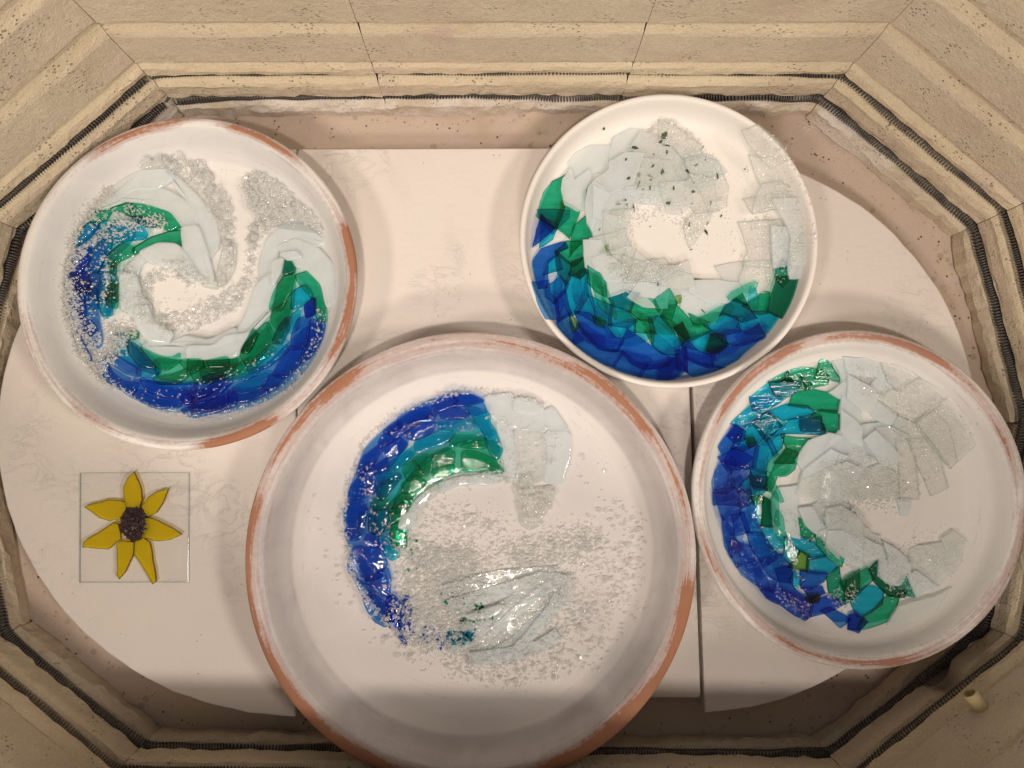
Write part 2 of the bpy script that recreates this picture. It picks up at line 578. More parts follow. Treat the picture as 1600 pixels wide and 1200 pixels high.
def coil(zc, d0, rc, rw, pitch, sag=0.0, seed=0):
    """helical element running round the groove"""
    pts = []
    for i in range(NV):
        a = VTX[i] + miter(i) * d0
        b = VTX[(i + 1) % NV] + miter((i + 1) % NV) * d0
        L = np.linalg.norm(b - a)
        n = int(L / .004)
        for k in range(n):
            t = k / n
            hide = .0033 * (1 - abs(2 * t - 1) ** 6) if i == 0 else 0     # sits deeper along the far wall
            # droops off the wall between its pins, most at the corners
            w = d0 + .0012 * fbm1(t * L * .8 + i, seed)
            pts.append(np.array([*(a + (b - a) * t), zc + .0008 * fbm1(i + t * L, seed + 3)]) +
                       np.array([*(-side_normal(i) * (sag * abs(fbm1(t * L * .35 + i * 2.0, seed + 9)) - hide)), 0]))
    P = np.array(pts)
    for _ in range(4):
        P = (np.roll(P, 1, 0) + 2 * P + np.roll(P, -1, 0)) / 4
    seg = np.linalg.norm(np.roll(P, -1, 0) - P, axis=1)
    s = np.concatenate([[0], np.cumsum(seg)])
    PP = np.vstack([P, P[:1]])
    turns = s[-1] / pitch
    per, sides = 10, 5
    N = int(turns * per)
    u = np.linspace(0, s[-1] * .998, N)
    u = u + .0030 * np.sin(u * 21 + seed) + .0016 * np.sin(u * 67) + .0006 * np.sin(u * 190 + seed)
    C = np.stack([np.interp(u, s, PP[:, k]) for k in range(3)], 1)
    T = np.gradient(C, axis=0)
    T[:, 2] = 0
    T /= np.linalg.norm(T, axis=1)[:, None]
    Nn = np.stack([-T[:, 1], T[:, 0], 0 * T[:, 0]], 1)
    Z = np.array([0, 0, 1.0])
    ph = 2 * np.pi * np.arange(N) / per
    rc = (rc * (1 + .10 * np.sin(u * 31 + seed) + .06 * np.sin(u * 83)))[:, None]
    H = C + rc * (np.cos(ph)[:, None] * Nn + np.sin(ph)[:, None] * Z)
    T2 = np.gradient(H, axis=0)
    T2 /= np.linalg.norm(T2, axis=1)[:, None]
    R = (H - C) / rc
    B = np.cross(T2, R)
    ang = 2 * np.pi * np.arange(sides) / sides
    V = H[:, None] + rw * (np.cos(ang)[None, :, None] * R[:, None] + np.sin(ang)[None, :, None] * B[:, None])
    V = V.reshape(-1, 3)
    a = np.arange(N - 1)[:, None] * sides + np.arange(sides)[None]
    b = np.arange(N - 1)[:, None] * sides + (np.arange(sides)[None] + 1) % sides
    F = np.stack([a, b, b + sides, a + sides], -1).reshape(-1, 4)
    return link('heating_element', big_mesh(V, F, True), [COIL], kiln)


coil(.0368, .0026, .0043, .00078, .0028, .0026, 1.3)
coil(.0785, .0040, .0037, .00075, .0028, .0006, 4.1)


def tube(name, p0, p1, ro, ri, mat, parent, n=28):
    p0, p1 = Vector(p0), Vector(p1)
    q = (p1 - p0).to_track_quat('Z', 'Y')
    L = (p1 - p0).length
    prof = [(ro, 0), (ro, L - .0006), (ro - .0005, L), (ri + .0005, L), (ri, L - .0006), (ri, 0.004), (.0001, 0.004)]
    V, F = [], []
    for k in range(n):
        a = 2 * math.pi * k / n
        for r, z in prof:
            v = q @ Vector((r * math.cos(a), r * math.sin(a), z)) + p0
            V.append(tuple(v))
    P = len(prof)
    for k in range(n):
        for j in range(P - 1):
            F.append((k * P + j, ((k + 1) % n) * P + j, ((k + 1) % n) * P + j + 1, k * P + j + 1))
    return link(name, mesh(V, F, True), [mat], parent)


# thermocouple tube poking out of the near right wall
n4 = side_normal(4)
bz = min(np.arange(.06, .2, .001), key=lambda z: abs((U((1531, 1104), z) - VTX[4]) @ n4))
tb = U((1531, 1104), bz)
tip = tb - n4 * .015
tube('thermocouple_tube', (*(tb + n4 * .02), bz), (*tip, bz + .001), .0064, .0046, MULLITE, kiln)

# ------------------------------------------------------------------ shelves
ZS = 0.025


def slab(name, outline, z0, z1, mat, bevel=.0015):
    pts = np.array(outline)
    n = len(pts)
    V, F = [], []
    nxt, prv = np.roll(pts, -1, 0), np.roll(pts, 1, 0)
    t = nxt - prv
    t /= np.linalg.norm(t, axis=1)[:, None]
    inn = np.stack([-t[:, 1], t[:, 0]], 1)
    area = 0.5 * np.sum(pts[:, 0] * nxt[:, 1] - nxt[:, 0] * pts[:, 1])
    if area < 0:
        inn = -inn
    rings = [(0, z0), (0, z1 - bevel), (bevel * .3, z1 - bevel * .3), (bevel, z1)]
    for off, z in rings:
        for p in pts + inn * off:
            V.append((p[0], p[1], z))
    for r in range(len(rings) - 1):
        for k in range(n):
            k2 = (k + 1) % n
            F.append((r * n + k, r * n + k2, (r + 1) * n + k2, (r + 1) * n + k))
    F.append(tuple(range((len(rings) - 1) * n, len(rings) * n)))
    F.append(tuple(range(n - 1, -1, -1)))
    me = mesh(V, F, False)
    bm = bmesh.new()
    bm.from_mesh(me)
    bmesh.ops.recalc_face_normals(bm, faces=bm.faces)
    bm.to_mesh(me)
    bm.free()
    return link(name, me, [mat])


def half_moon(cpx, a, b, left):
    out = []
    for k in range(61):
        th = math.pi / 2 + math.pi * k / 60 * (1 if left else -1)
        px = (cpx[0] + a * math.cos(th), cpx[1] - b * math.sin(th))
        w = U(px, ZS)
        j = .0004 * fbm1(k * .1, 3.0 if left else 8.0)
        out.append((w[0] + j, w[1] + j))
    return out


def rounded_rect(c, r=.005):
    out = []
    c = [np.array(p) for p in c]
    n = len(c)
    for k in range(n):
        p, a, b = c[k], c[k - 1], c[(k + 1) % n]
        da = (a - p) / np.linalg.norm(a - p)
        db = (b - p) / np.linalg.norm(b - p)
        for t in np.linspace(0, 1, 6):
            out.append(tuple(p + da * r * (1 - t) ** 2 + db * r * t ** 2))
    return out


GRP_SH = 'white kiln shelves on the kiln floor'
o = slab('kiln_shelf', half_moon((462, 676), 467, 443, True), .001, ZS, SHELF)
tag(o, 'half moon white kiln shelf at left under the square glass tile', 'kiln shelf', GRP_SH)
mid = rounded_rect([U((464, 232), ZS), U((1064, 230), ZS), U((1095.5, 1091), ZS), U((464, 1089), ZS)])
o = slab('kiln_shelf', mid, .0012, ZS - .0004, SHELF)
tag(o, 'straight edged white kiln shelf in the middle under the largest dish', 'kiln shelf', GRP_SH)
hm = half_moon((1085, 676), 443, 438, False)
sd = [U((1070, 236), ZS), U((1101.5, 1113), ZS)]
hm = [tuple(sd[0])] + hm[3:-1] + [tuple(sd[1])]
o = slab('kiln_shelf', hm, .001, ZS + .0003, SHELF)
tag(o, 'half moon white kiln shelf at right beyond the narrow gap', 'kiln shelf', GRP_SH)


# ------------------------------------------------------------------ dishes
class Dish:
    def __init__(s, cpx, rpx, h, prof_fn, zf, name, label, mat, wear, lip, grime=None, wob=0.0):
        """cpx, rpx: centre and radius of the rim in the photograph; h: rim height over the shelf"""
        zr = ZS + h
        c = U(cpx, zr)
        s.c = c
        s.R = 0.5 * np.linalg.norm(U((cpx[0] + rpx, cpx[1]), zr) - U((cpx[0] - rpx, cpx[1]), zr))
        s.prof = prof_fn(s.R, h)           # list of (r, z over shelf) from the outside foot over the lip to the middle
        V, F = [], []
        NA = 320
        prof = s.prof
        P = len(prof)
        wearv, radv, grv = [], [], []
        zmax = max(z for r, z in prof)
        ipk = max(range(P), key=lambda k: prof[k][1])
        # arc length along the profile, measured from the outer edge of the lip inward
        arc = [0.0]
        for k in range(1, P):
            arc.append(arc[-1] + math.hypot(prof[k][0] - prof[k - 1][0], prof[k][1] - prof[k - 1][1]))
        a0 = arc[lip]
        for k in range(NA):
            th = 2 * math.pi * k / NA
            w = 1 + wob * (math.sin(2 * th + 1) + .6 * math.sin(3 * th + 2.2) + .4 * math.sin(5 * th))
            for j, (r, z) in enumerate(prof[:-1]):
                zz = z + (wob * .03 * math.sin(3 * th + 1) if z > .01 else 0)
                V.append((r * w * math.cos(th), r * w * math.sin(th), zz))
                rad = (arc[j] - a0)
                val = 0
                for (deg, half, amp, rc, rw) in wear:
                    dd = (math.degrees(th) - deg + 180) % 360 - 180
                    edge = 1 / (1 + math.exp((abs(dd) - half) / 2.2))
                    val += amp * edge * math.exp(-((rad - rc) / rw) ** 2)
                wearv.append(val)
                radv.append(rad)
                grv.append(grime(rad, math.degrees(th)) if grime else 0)
        V.append((0, 0, prof[-1][1]))
        wearv.append(0); radv.append(arc[-1] - a0); grv.append(0)
        Q = P - 1
        for k in range(NA):
            k2 = (k + 1) % NA
            for j in range(Q - 1):
                F.append((k * Q + j, k2 * Q + j, k2 * Q + j + 1, k * Q + j + 1))
            F.append((k * Q + Q - 1, k2 * Q + Q - 1, len(V) - 1))
        base = len(V)
        V.append((0, 0, prof[0][1]))
        wearv.append(0); radv.append(0); grv.append(0)
        for k in range(NA):
            F.append(((k + 1) % NA * Q, k * Q, base))
        me = mesh(V, F, True)
        for nm, vals in (('wear', wearv), ('radial', radv), ('grime', grv)):
            at = me.attributes.new(nm, 'FLOAT', 'POINT')
            at.data.foreach_set('value', np.array(vals, np.float32))
        s.o = link(name, me, [mat])
        s.o.location = (c[0], c[1], ZS)
        tag(s.o, label, 'dish', 'round dishes set on the kiln shelves')
        # interior height by radius
        inner = [(r, z) for r, z in prof[ipk:]][::-1]
        s.ri = np.array([r for r, z in inner])
        s.zi = np.array([z for r, z in inner]) + ZS
        # pile height map
        s.cell = .0012
        s.n = int(2 * s.R / s.cell) + 4
        s.x0, s.y0 = c[0] - s.n * s.cell / 2, c[1] - s.n * s.cell / 2
        gx = s.x0 + (np.arange(s.n) + .5) * s.cell
        gy = s.y0 + (np.arange(s.n) + .5) * s.cell
        s.GX, s.GY = np.meshgrid(gx, gy)
        s.H = s.base(s.GX, s.GY)
        s.B = s.H.copy()

    def base(s, x, y):
        return np.interp(np.hypot(x - s.c[0], y - s.c[1]), s.ri, s.zi)

    def at(s, p, lift=.003):
        z = s.zi[0] + lift
        for _ in range(3):
            w = U(p, z)
            z = min(float(s.base(w[0], w[1])), s.zi[0] + .035) + lift
        return w

    def height(s, x, y):
        i = np.clip(((np.asarray(y) - s.y0) / s.cell).astype(int), 0, s.n - 1)
        j = np.clip(((np.asarray(x) - s.x0) / s.cell).astype(int), 0, s.n - 1)
        return s.H[i, j]


def arc_pts(c, r, a0, a1, n):
    return [(c[0] + r * math.cos(math.radians(a)), c[1] + r * math.sin(math.radians(a))) for a in np.linspace(a0, a1, n)]


def bez(p0, p1, p2, n):
    return [tuple((1 - t) ** 2 * np.array(p0) + 2 * t * (1 - t) * np.array(p1) + t * t * np.array(p2)) for t in np.linspace(0, 1, n)]


def prof_slump(floor_ratio, lipw, zf, curve=.45):
    def fn(R, h):
        rf = R * floor_ratio
        lw = lipw
        P = [(R * .80, 0.0), (R * .83, .0), (R * .93, h * .55)]
        P += [(R - .0025, h - .012), (R - .0003, h - .006), (R, h - .0035), (R - .0006, h - .0012), (R - .002, h)]
        P += [(R - lw * .35, h + .0004), (R - lw * .55, h + .0004), (R - lw * .75, h - .0003), (R - lw, h - .0016)]
        m = (rf + (R - lw - rf) * curve, zf + (h - zf) * curve * .62)
        P += bez((R - lw, h - .0016), (R - lw - .003, h - .0045), (m[0] + .006, m[1] + .004), 6)[1:]
        P += bez((m[0] + .006, m[1] + .004), (rf + .004, zf + .0006), (rf - .003, zf), 9)[1:]
        P += [(rf * .8, zf), (rf * .55, zf), (rf * .3, zf), (rf * .1, zf), (0, zf)]
        return P
    return fn


def prof_white(R, h):
    zf = .009
    P = [(R * .86, 0), (R * .90, 0), (R * .955, h * .45), (R - .0015, h - .005), (R, h - .0025), (R - .0006, h - .0008), (R - .002, h),
         (R - .0035, h), (R - .0050, h - .001), (R - .0060, h - .003)]
    P += bez((R - .0060, h - .003), (R - .0085, zf + .004), (R * .885, zf + .0012), 8)[1:]
    P += bez((R * .885, zf + .0012), (R * .84, zf), (R * .78, zf), 5)[1:]
    P += [(R * .6, zf), (R * .4, zf), (R * .2, zf), (0, zf)]
    return P


WASH1 = dish_material('grey_white_kiln_wash', (0.80, 0.765, 0.73), (0.58, 0.575, 0.59), grime_amt=0.95)
WASH3 = dish_material('lilac_white_kiln_wash', (0.76, 0.71, 0.685), (0.50, 0.455, 0.455), grime_amt=0.95)
WASH4 = dish_material('cream_kiln_wash', (0.78, 0.745, 0.71), (0.64, 0.60, 0.57), terra=((0.33, 0.15, 0.10), (0.46, 0.25, 0.18)))


def white_ceramic():
    m = NT('white_bisque_ceramic')
    c = m.coord()
    b = m.mix(m.rng(m.noise(c, 14, 3), 0.4, 0.66), (0.83, 0.79, 0.745), (0.83, 0.765, 0.735))
    sp = m.math('MULTIPLY', m.rng(m.vor(c, 150), 0.09, 0.05), m.rng(m.noise(c, 40, 1), 0.62, 0.67))
    b = m.mix(sp, b, (0.45, 0.4, 0.36))
    return m.principled(b, 0.7, m.bump(m.noise(c, 70, 4, .6, .4), 0.18, .0008), 0.25)


def rim(rad_mm, w_mm):
    return rad_mm / 1000.0, w_mm / 1000.0


# wear: (degrees, half width, strength, millimetres in from the rim edge, width in mm)
wear1 = [(112, 17, 1.1, .0085, .0048), (94, 5, .6, .005, .004), (64, 15, 1.1, .007, .0052), (12, 9, 1.5, .0040, .0085), (-5, 7, 1.1, .006, .0075),
         (-20, 9, 1.05, .006, .007), (-70, 13, 1.4, .005, .009), (218, 26, .46, .011, .004), (195, 20, .25, .003, .004), (180, 180, .17, .006, .006),
         (250, 20, .38, .008, .004), (310, 25, .35, .007, .005), (35, 12, .4, .010, .004)]
wear3 = [(197, 32, 1.0, .003, .0080), (228, 20, 1.15, .004, .0085), (330, 24, 1.25, .004, .0105), (305, 16, 1.0, .006, .009), (95, 60, .40, .010, .011), (270, 35, .36, .008, .008),
         (60, 24, .36, .013, .004), (35, 24, .38, .007, .004), (20, 20, .50, .010, .004), (145, 25, .42, .006, .006), (128, 6, .5, .011, .004), (265, 30, .42, .007, .007),
         (180, 180, .32, .010, .013), (352, 8, .5, .012, .004)]
wear4 = [(131, 16, .78, .0085, .0060), (113, 5, .85, .0060, .0070), (80, 23, .92, .0085, .0045), (52, 14, .62, .0095, .0035), (30, 14, .5, .012, .003),
         (160, 16, .50, .011, .0036), (180, 180, .42, .009, .0065), (222, 22, .52, .011, .0032), (262, 22, .62, .008, .005), (288, 12, .55, .007, .005),
         (345, 11, .85, .004, .005), (15, 12, .42, .013, .003), (325, 10, .35, .008, .005), (200, 10, .48, .006, .005)]

d1 = Dish((291.5, 439), 266, .046, prof_slump(.735, .0105, .012), .012, 'dish',
          'round grey white dish with terracotta patches on its rim, nearest the flower tile', WASH1, wear1, 5,
          lambda r, a: .62 if .012 < r < .046 else .06, .0022)
d2 = Dish((1046, 372.5), 234, .038, prof_white, .009, 'dish',
          'smallest round dish, clean white with a thin rim and no terracotta showing', white_ceramic(), [], 4)
d3 = Dish((736.5, 868), 353.5, .052, prof_slump(.785, .0155, .013), .013, 'dish',
          'largest round dish with a wide rubbed terracotta rim and lilac white inside', WASH3, wear3, 5,
          lambda r, a: (.85 if .012 < r < .053 else .04) + (.62 * math.exp(-((a - 196) / 16) ** 2 - ((r - .078) / .022) ** 2)
                                                               + .5 * math.exp(-((a - 333) / 12) ** 2 - ((r - .092) / .02) ** 2)), .0012)
d4 = Dish((1345, 777), 262.5, .046, prof_slump(.775, .0105, .012), .012, 'dish',
          'round cream dish with a streaky pink brown ring all around its rim', WASH4, wear4, 5,
          lambda r, a: .25, .0015)


# ------------------------------------------------------------------ glass shards
def chaikin(P, it, cut=.13):
    for _ in range(it):
        Q = []
        n = len(P)
        for k in range(n):
            a, b = P[k], P[(k + 1) % n]
            Q += [a * (1 - cut) + b * cut, a * cut + b * (1 - cut)]
        P = Q
    return P


def inside(poly, X, Y):
    c = np.zeros(X.shape, bool)
    n = len(poly)
    for k in range(n):
        (xa, ya), (xb, yb) = poly[k], poly[(k + 1) % n]
        if ya == yb:
            continue
        m = ((ya > Y) != (yb > Y)) & (X < (xb - xa) * (Y - ya) / (yb - ya) + xa)
        c ^= m
    return c


def offset(P, d):
    A = np.array(P)
    nx, pv = np.roll(A, -1, 0), np.roll(A, 1, 0)
    e0, e1 = A - pv, nx - A
    e0 /= np.linalg.norm(e0, axis=1)[:, None] + 1e-12
    e1 /= np.linalg.norm(e1, axis=1)[:, None] + 1e-12
    n0 = np.stack([-e0[:, 1], e0[:, 0]], 1)
    n1 = np.stack([-e1[:, 1], e1[:, 0]], 1)
    m = n0 + n1
    l = np.maximum((m * n0).sum(1), .45)
    return A + m / l[:, None] * d


def shard(dish, parent, kind, pts_px, thick, puffy, name='glass_shard', flat_z=None, cap=.008, grow=.0009):
    P = [np.array(dish.at(p) if dish else U(p, flat_z + .002)) for p in pts_px]
    A = np.array(P)
    area = .5 * np.sum(A[:, 0] * np.roll(A[:, 1], -1) - np.roll(A[:, 0], -1) * A[:, 1])
    if area < 0:
        P = P[::-1]
        area = -area
    if puffy:
        P = list(offset(chaikin(P, 2), -(.0011 + grow * .7)))
    else:
        P = list(offset(P, -grow))
        # broken edge: gentle bow and small chips along every side
        Q = []
        n = len(P)
        for k in range(n):
            a, b = P[k], P[(k + 1) % n]
            L = np.linalg.norm(b - a)
            t = (b - a) / max(L, 1e-9)
            nr = np.array([t[1], -t[0]])
            Q.append(a)
            m = min(5, int(L / .006))
            bow = rng.normal() * .02 * L
            for j in range(1, m + 1):
                u = j / (m + 1)
                Q.append(a + (b - a) * u + nr * (bow * 4 * u * (1 - u) + rng.normal() * .00018))
        P = Q
    A = np.array(P)
    per = np.linalg.norm(np.roll(A, -1, 0) - A, axis=1).sum()
    wmax = area / per
    c0 = A.mean(0)
    if dish:
        bx0, by0 = A.min(0)
        bx1, by1 = A.max(0)
        j0, j1 = int((bx0 - dish.x0) / dish.cell), int((bx1 - dish.x0) / dish.cell) + 2
        i0, i1 = int((by0 - dish.y0) / dish.cell), int((by1 - dish.y0) / dish.cell) + 2
        i0, j0 = max(0, i0), max(0, j0)
        X, Y = dish.GX[i0:i1, j0:j1], dish.GY[i0:i1, j0:j1]
        msk = inside(A, X, Y)
        Hs = dish.H[i0:i1, j0:j1]
        Bs = dish.B[i0:i1, j0:j1]
        if msk.sum() > 5:
            xs, ys = X[msk] - c0[0], Y[msk] - c0[1]
            hs = np.minimum(Hs[msk], Bs[msk] + cap)
            M = np.stack([xs, ys, np.ones_like(xs)], 1)
            reg = np.diag([area * 3.0, area * 3.0, 0.0]) * 1.0
            k = np.linalg.solve(M.T @ M + reg + np.eye(3) * 1e-9, M.T @ hs)
            k[:2] = np.clip(k[:2], -.07, .07)
            res = hs - (xs * k[0] + ys * k[1] + k[2])
            k[2] += np.percentile(res, 80) + .0002 + rng.random() * .0004
        else:
            k = np.array([0, 0, float(dish.height(*c0)) + .0003])
        top = (X - c0[0]) * k[0] + (Y - c0[1]) * k[1] + k[2] + thick
        Hs[msk] = np.maximum(Hs[msk], top[msk])
    else:
        k = np.array([rng.normal() * .012, rng.normal() * .012, flat_z])
    if puffy:
        e = min(.0024, wmax * .55)
        rings = [(e * .25, 0), (0, thick * .28), (e * .05, thick * .55), (e * .35, thick * .84), (e * .8, thick * .97), (e * 1.25, thick * 1.0)]
    else:
        e = min(.0004, wmax * .2)
        rings = [(e * .6, 0), (0, e), (0, thick - e), (e, thick)]
    V, F, MI = [], [], []
    n = len(A)
    for off, h in rings:
        B = offset(A, off) if off else A
        for p in B:
            q = p - c0
            V.append((q[0], q[1], q[0] * k[0] + q[1] * k[1] + h))
    R = len(rings)
    for r in range(R - 1):
        for j in range(n):
            j2 = (j + 1) % n
            F.append((r * n + j, r * n + j2, (r + 1) * n + j2, (r + 1) * n + j))
            MI.append(1 if r < (2 if puffy else R - 1) else 0)
    F.append(tuple((R - 1) * n + j for j in range(n)))
    MI.append(0)
    F.append(tuple(n - 1 - j for j in range(n)))
    MI.append(0)
    me = mesh(V, F, False, MI)
    if puffy:
        me.polygons.foreach_set('use_smooth', [len(p.vertices) <= 4 or True for p in me.polygons])
    o = link(name, me, [GL[kind], GE[kind]], parent)
    pl = parent.location if parent is not None else Vector((0, 0, 0))
    o.location = (c0[0] - pl.x, c0[1] - pl.y, k[2] - pl.z)
    return o


ICO_V, ICO_F = None, None


def ico():
    global ICO_V, ICO_F
    if ICO_V is None:
        bm = bmesh.new()
        bmesh.ops.create_icosphere(bm, subdivisions=1, radius=1)
        ICO_V = np.array([v.co[:] for v in bm.verts])
        ICO_F = np.array([[v.index for v in f.verts] for f in bm.faces])
        bm.free()
    return ICO_V, ICO_F


def frit(dish, parent, fields, mat, name='glass_frit'):
    """loose grains: fields = (outline in pixels, how many, grain size in px, spread)"""
    v0, f0 = ico()
    C, Rr = [], []
    for outline, count, size, *rest in fields:
        spread = rest[0] if rest else 3.0
        P = np.array(outline, float)
        lo, hi = P.min(0), P.max(0)
        got = 0
        while got < count:
            q = lo + (hi - lo) * rng.random((count * 3, 2))
            q = q[inside(P, q[:, 0], q[:, 1])]
            q = q + rng.normal(size=q.shape) * spread
            q = q[:count - got]
            for p in q:
                w = dish.at(p, .002)
                C.append(w)
                Rr.append(size * .00058 * .5 * math.exp(rng.normal() * .35))
            got += len(q)
    C = np.array(C)
    Rr = np.array(Rr)
    n = len(C)
    z = dish.height(C[:, 0], C[:, 1]) + Rr * (.55 + .9 * rng.random(n) ** 3)
    sc = Rr[:, None, None] * (1 + .35 * rng.normal(size=(n, 1, 3)).clip(-1.2, 1.2))
    vv = v0[None] * sc * (1 + .16 * rng.normal(size=(n, len(v0), 1)).clip(-1.5, 1.5))
    a = rng.random(n) * 6.28
    ca, sa = np.cos(a)[:, None], np.sin(a)[:, None]
    x = vv[..., 0] * ca - vv[..., 1] * sa
    y = vv[..., 0] * sa + vv[..., 1] * ca
    pl = parent.location
    V = np.stack([x + C[:, 0:1] - pl.x, y + C[:, 1:2] - pl.y, vv[..., 2] + z[:, None] - pl.z], -1).reshape(-1, 3)
    F = (f0[None] + (np.arange(n) * len(v0))[:, None, None]).reshape(-1, 3)
    return link(name, big_mesh(V, F), [mat], parent, 'stuff')


def band(line, w0, w1=None):
    """outline of a strip along a pixel polyline"""
    w1 = w0 if w1 is None else w1
    A = np.array(line, float)
    t = np.gradient(A, axis=0)
    t /= np.linalg.norm(t, axis=1)[:, None]
    nn = np.stack([-t[:, 1], t[:, 0]], 1)
    w = np.linspace(w0, w1, len(A))[:, None]
    return np.vstack([A + nn * w, (A - nn * w)[::-1]])


def crop(ox, oy, sc):
    def f(txt):
        out = []
        for ln in txt.strip().splitlines():
            ln = ln.strip()
            if not ln:
                continue
            k, rest = ln.split(None, 1)
            pts = [tuple(float(v) for v in q.split(',')) for q in rest.split()]
            out.append((k, [(ox + x / sc, oy + y / sc) for x, y in pts]))
        return out
    return f


#SHARDS#
GRPW = 'glass waves laid in the dishes'
# ------------------------------------------------------------------ wave in the small white dish
def wave(dish, label):
    return thing('glass_wave', label, 'glass art', (dish.c[0], dish.c[1], float(dish.zi[0])), GRPW)


w2 = wave(d2, 'flat shard glass wave with dark green chips scattered over its clear crest')
A, B, C, D = crop(810, 180, 5.456), crop(1030, 180, 5.0), crop(810, 380, 5.216), crop(1030, 400, 5.454)
def ring_pieces(cx, cy, a0, a1, r0, r1, n, kinds):
    out = []
    for k in range(n):
        a = math.radians(a0 + (a1 - a0) * (k + rng.uniform(-.3, .3)) / n)
        da = math.radians((a1 - a0) / n) * rng.uniform(.7, 1.15)
        ra, rb = r0 + (r1 - r0) * rng.uniform(0, .35), r1 - (r1 - r0) * rng.uniform(0, .35)
        sk = rng.uniform(-.25, .25)
        P = [(ra, a - da), (ra * 1.02, a), (ra, a + da * .8), (rb, a + da + sk), (rb * 1.03, a + sk), (rb, a - da * .7 + sk)]
        out.append((kinds[int(rng.integers(len(kinds)))], [(cx + r_ * math.cos(t_), cy - r_ * math.sin(t_)) for r_, t_ in P]))
    return out


L2 = ring_pieces(1040, 355, 70, 300, 62, 128, 12, 'vwv')
L2 += A('''
g 425,490 300,570 225,660 168,850 320,950 390,740 385,560
g 400,760 510,820 430,1030 320,950 350,840
t 180,825 420,840 415,880 290,1000 195,880
t 195,890 320,960 280,1060 190,1110
i 195,885 290,985 125,1120
g 575,870 620,1020 500,1110 440,1200 480,960
g 555,650 615,630 600,700 575,760
''')
L2 += C('''
t 220,240 345,200 320,110 250,150
t 340,290 395,330 370,400 290,480 235,430 230,370
b 300,20 375,0 390,30 330,60 230,160 220,360 115,330 125,160 190,60
g 310,80 395,0 530,0 530,110 450,180 330,100
d 310,80 420,180 410,290 385,330 330,250
h 440,170 540,130 540,240 500,280 420,250
b 115,330 220,355 235,450 300,500 310,635 230,600 160,460
t 410,290 560,210 545,330 560,430 480,560 430,580 385,500 390,360
t 560,210 575,400 620,640 560,600 480,560 540,400
g 570,220 650,270 700,350 720,440 640,400 570,320
b 300,480 370,400 400,540 420,570 330,630
b 320,640 400,600 440,720 500,800 420,810 340,720
t 580,440 760,520 750,660 640,600
d 740,450 850,400 960,430 900,560 780,510
t 760,520 880,570 950,640 890,680 745,650
t 740,680 940,640 940,740 870,770 780,760
g 950,450 1090,480 1130,560 1080,640 980,620 910,560
g 960,640 1070,640 1100,730 950,720
b 475,570 570,580 700,680 790,780 840,800 800,870 660,850 540,730
b 480,690 560,770 660,860 840,900 770,1000 600,950 450,815
t 1070,620 1170,600 1230,700 1304,800 1304,900 1180,890 1100,830 1090,740
g 1105,480 1210,400 1270,500 1230,620 1170,600 1120,540
b 840,900 930,980 1030,1000 990,1090 880,1070 770,1000
b 890,720 1050,830 1110,870 1250,940 1220,990 1050,1020 930,980 820,870
b 1010,1020 1250,960 1304,1000 1304,1050 1250,1110 1100,1120 990,1090
o 680,80 715,50 735,105
o 730,220 770,190 840,205 780,215
o 410,580 490,680 440,720
o 620,620 700,650 690,680 630,660
o 1040,740 1085,740 1085,830
''')
L2 += D('''
g 60,440 130,430 290,590 400,600 420,640 250,720 200,680 20,520
t 200,760 250,720 440,650 560,770 450,830 330,790
h 440,680 540,690 570,760 500,820 400,800
g 260,510 410,570 330,590 290,575
h 990,200 1170,200 1165,400 1035,525 905,480
g 740,420 900,310 930,320 910,480 860,490
g 985,140 1075,120 1090,200 1030,260 985,200
g 680,300 740,410 640,370
t 670,600 790,490 930,490 1030,530 990,640 740,660
t 410,590 530,490 660,530 680,640 540,660
d 640,370 740,430 800,530 700,560 560,490 520,500 570,420
b 450,680 560,650 740,660 820,600 895,690 700,760 600,750
b 200,760 240,740 340,840 460,850 440,940 330,910 250,870
b 440,840 690,760 890,690 620,920 460,940
b 210,870 330,930 560,950 430,1010 320,1030 215,980
b 0,950 140,880 205,970 150,1020 0,1070
i 140,820 205,800 215,980 150,960
k 130,620 180,590 235,700 190,740
''')
L2 += A('''
w 435,400 500,320 620,265 780,265 780,480 620,480 470,580 440,450
w 440,480 470,580 600,480 600,560 560,640 555,800 500,810 400,760 375,640 385,560
w 800,280 820,200 960,120 1050,130 1050,200 960,290 850,360 780,410
w 1050,360 900,350 780,420 780,480 640,580 640,640 760,700 960,600
w 600,640 640,600 760,700 700,800 640,900 625,1010 590,930 575,800
w 640,640 760,700 900,640 1280,640 1340,760 1000,750 820,760 700,900 640,880
v 960,600 1050,400 1280,420 1340,560 1280,650 900,650
v 960,290 1050,150 1240,200 1350,260 1280,420 1050,400
c 730,850 960,830 910,940 880,1190 760,1200 725,1000
''')
L2 += C('''
w 535,0 660,0 700,100 830,210 850,320 720,320 640,260 550,200
w 720,320 860,320 840,400 730,440
w 850,330 1000,340 1200,380 1100,470 1000,450 860,390
c 850,130 1000,180 1180,150 1240,240 1100,320 860,330 835,260
''')
L2 += D('''
w 190,320 260,310 400,380 540,420 460,560 400,570 300,510 190,440
w 250,310 260,230 480,220 660,240 700,300 560,400 400,400
v 0,170 100,140 260,190 270,260 120,280 0,250
v 500,100 740,60 690,250 600,230 550,190
c 740,60 970,40 970,180 900,310 740,300 680,290 690,180
w 970,0 1080,0 1075,130 985,140
w 1080,0 1200,20 1180,200 1090,200 1075,130
d 1010,100 1030,60 1070,90 1065,112
''')
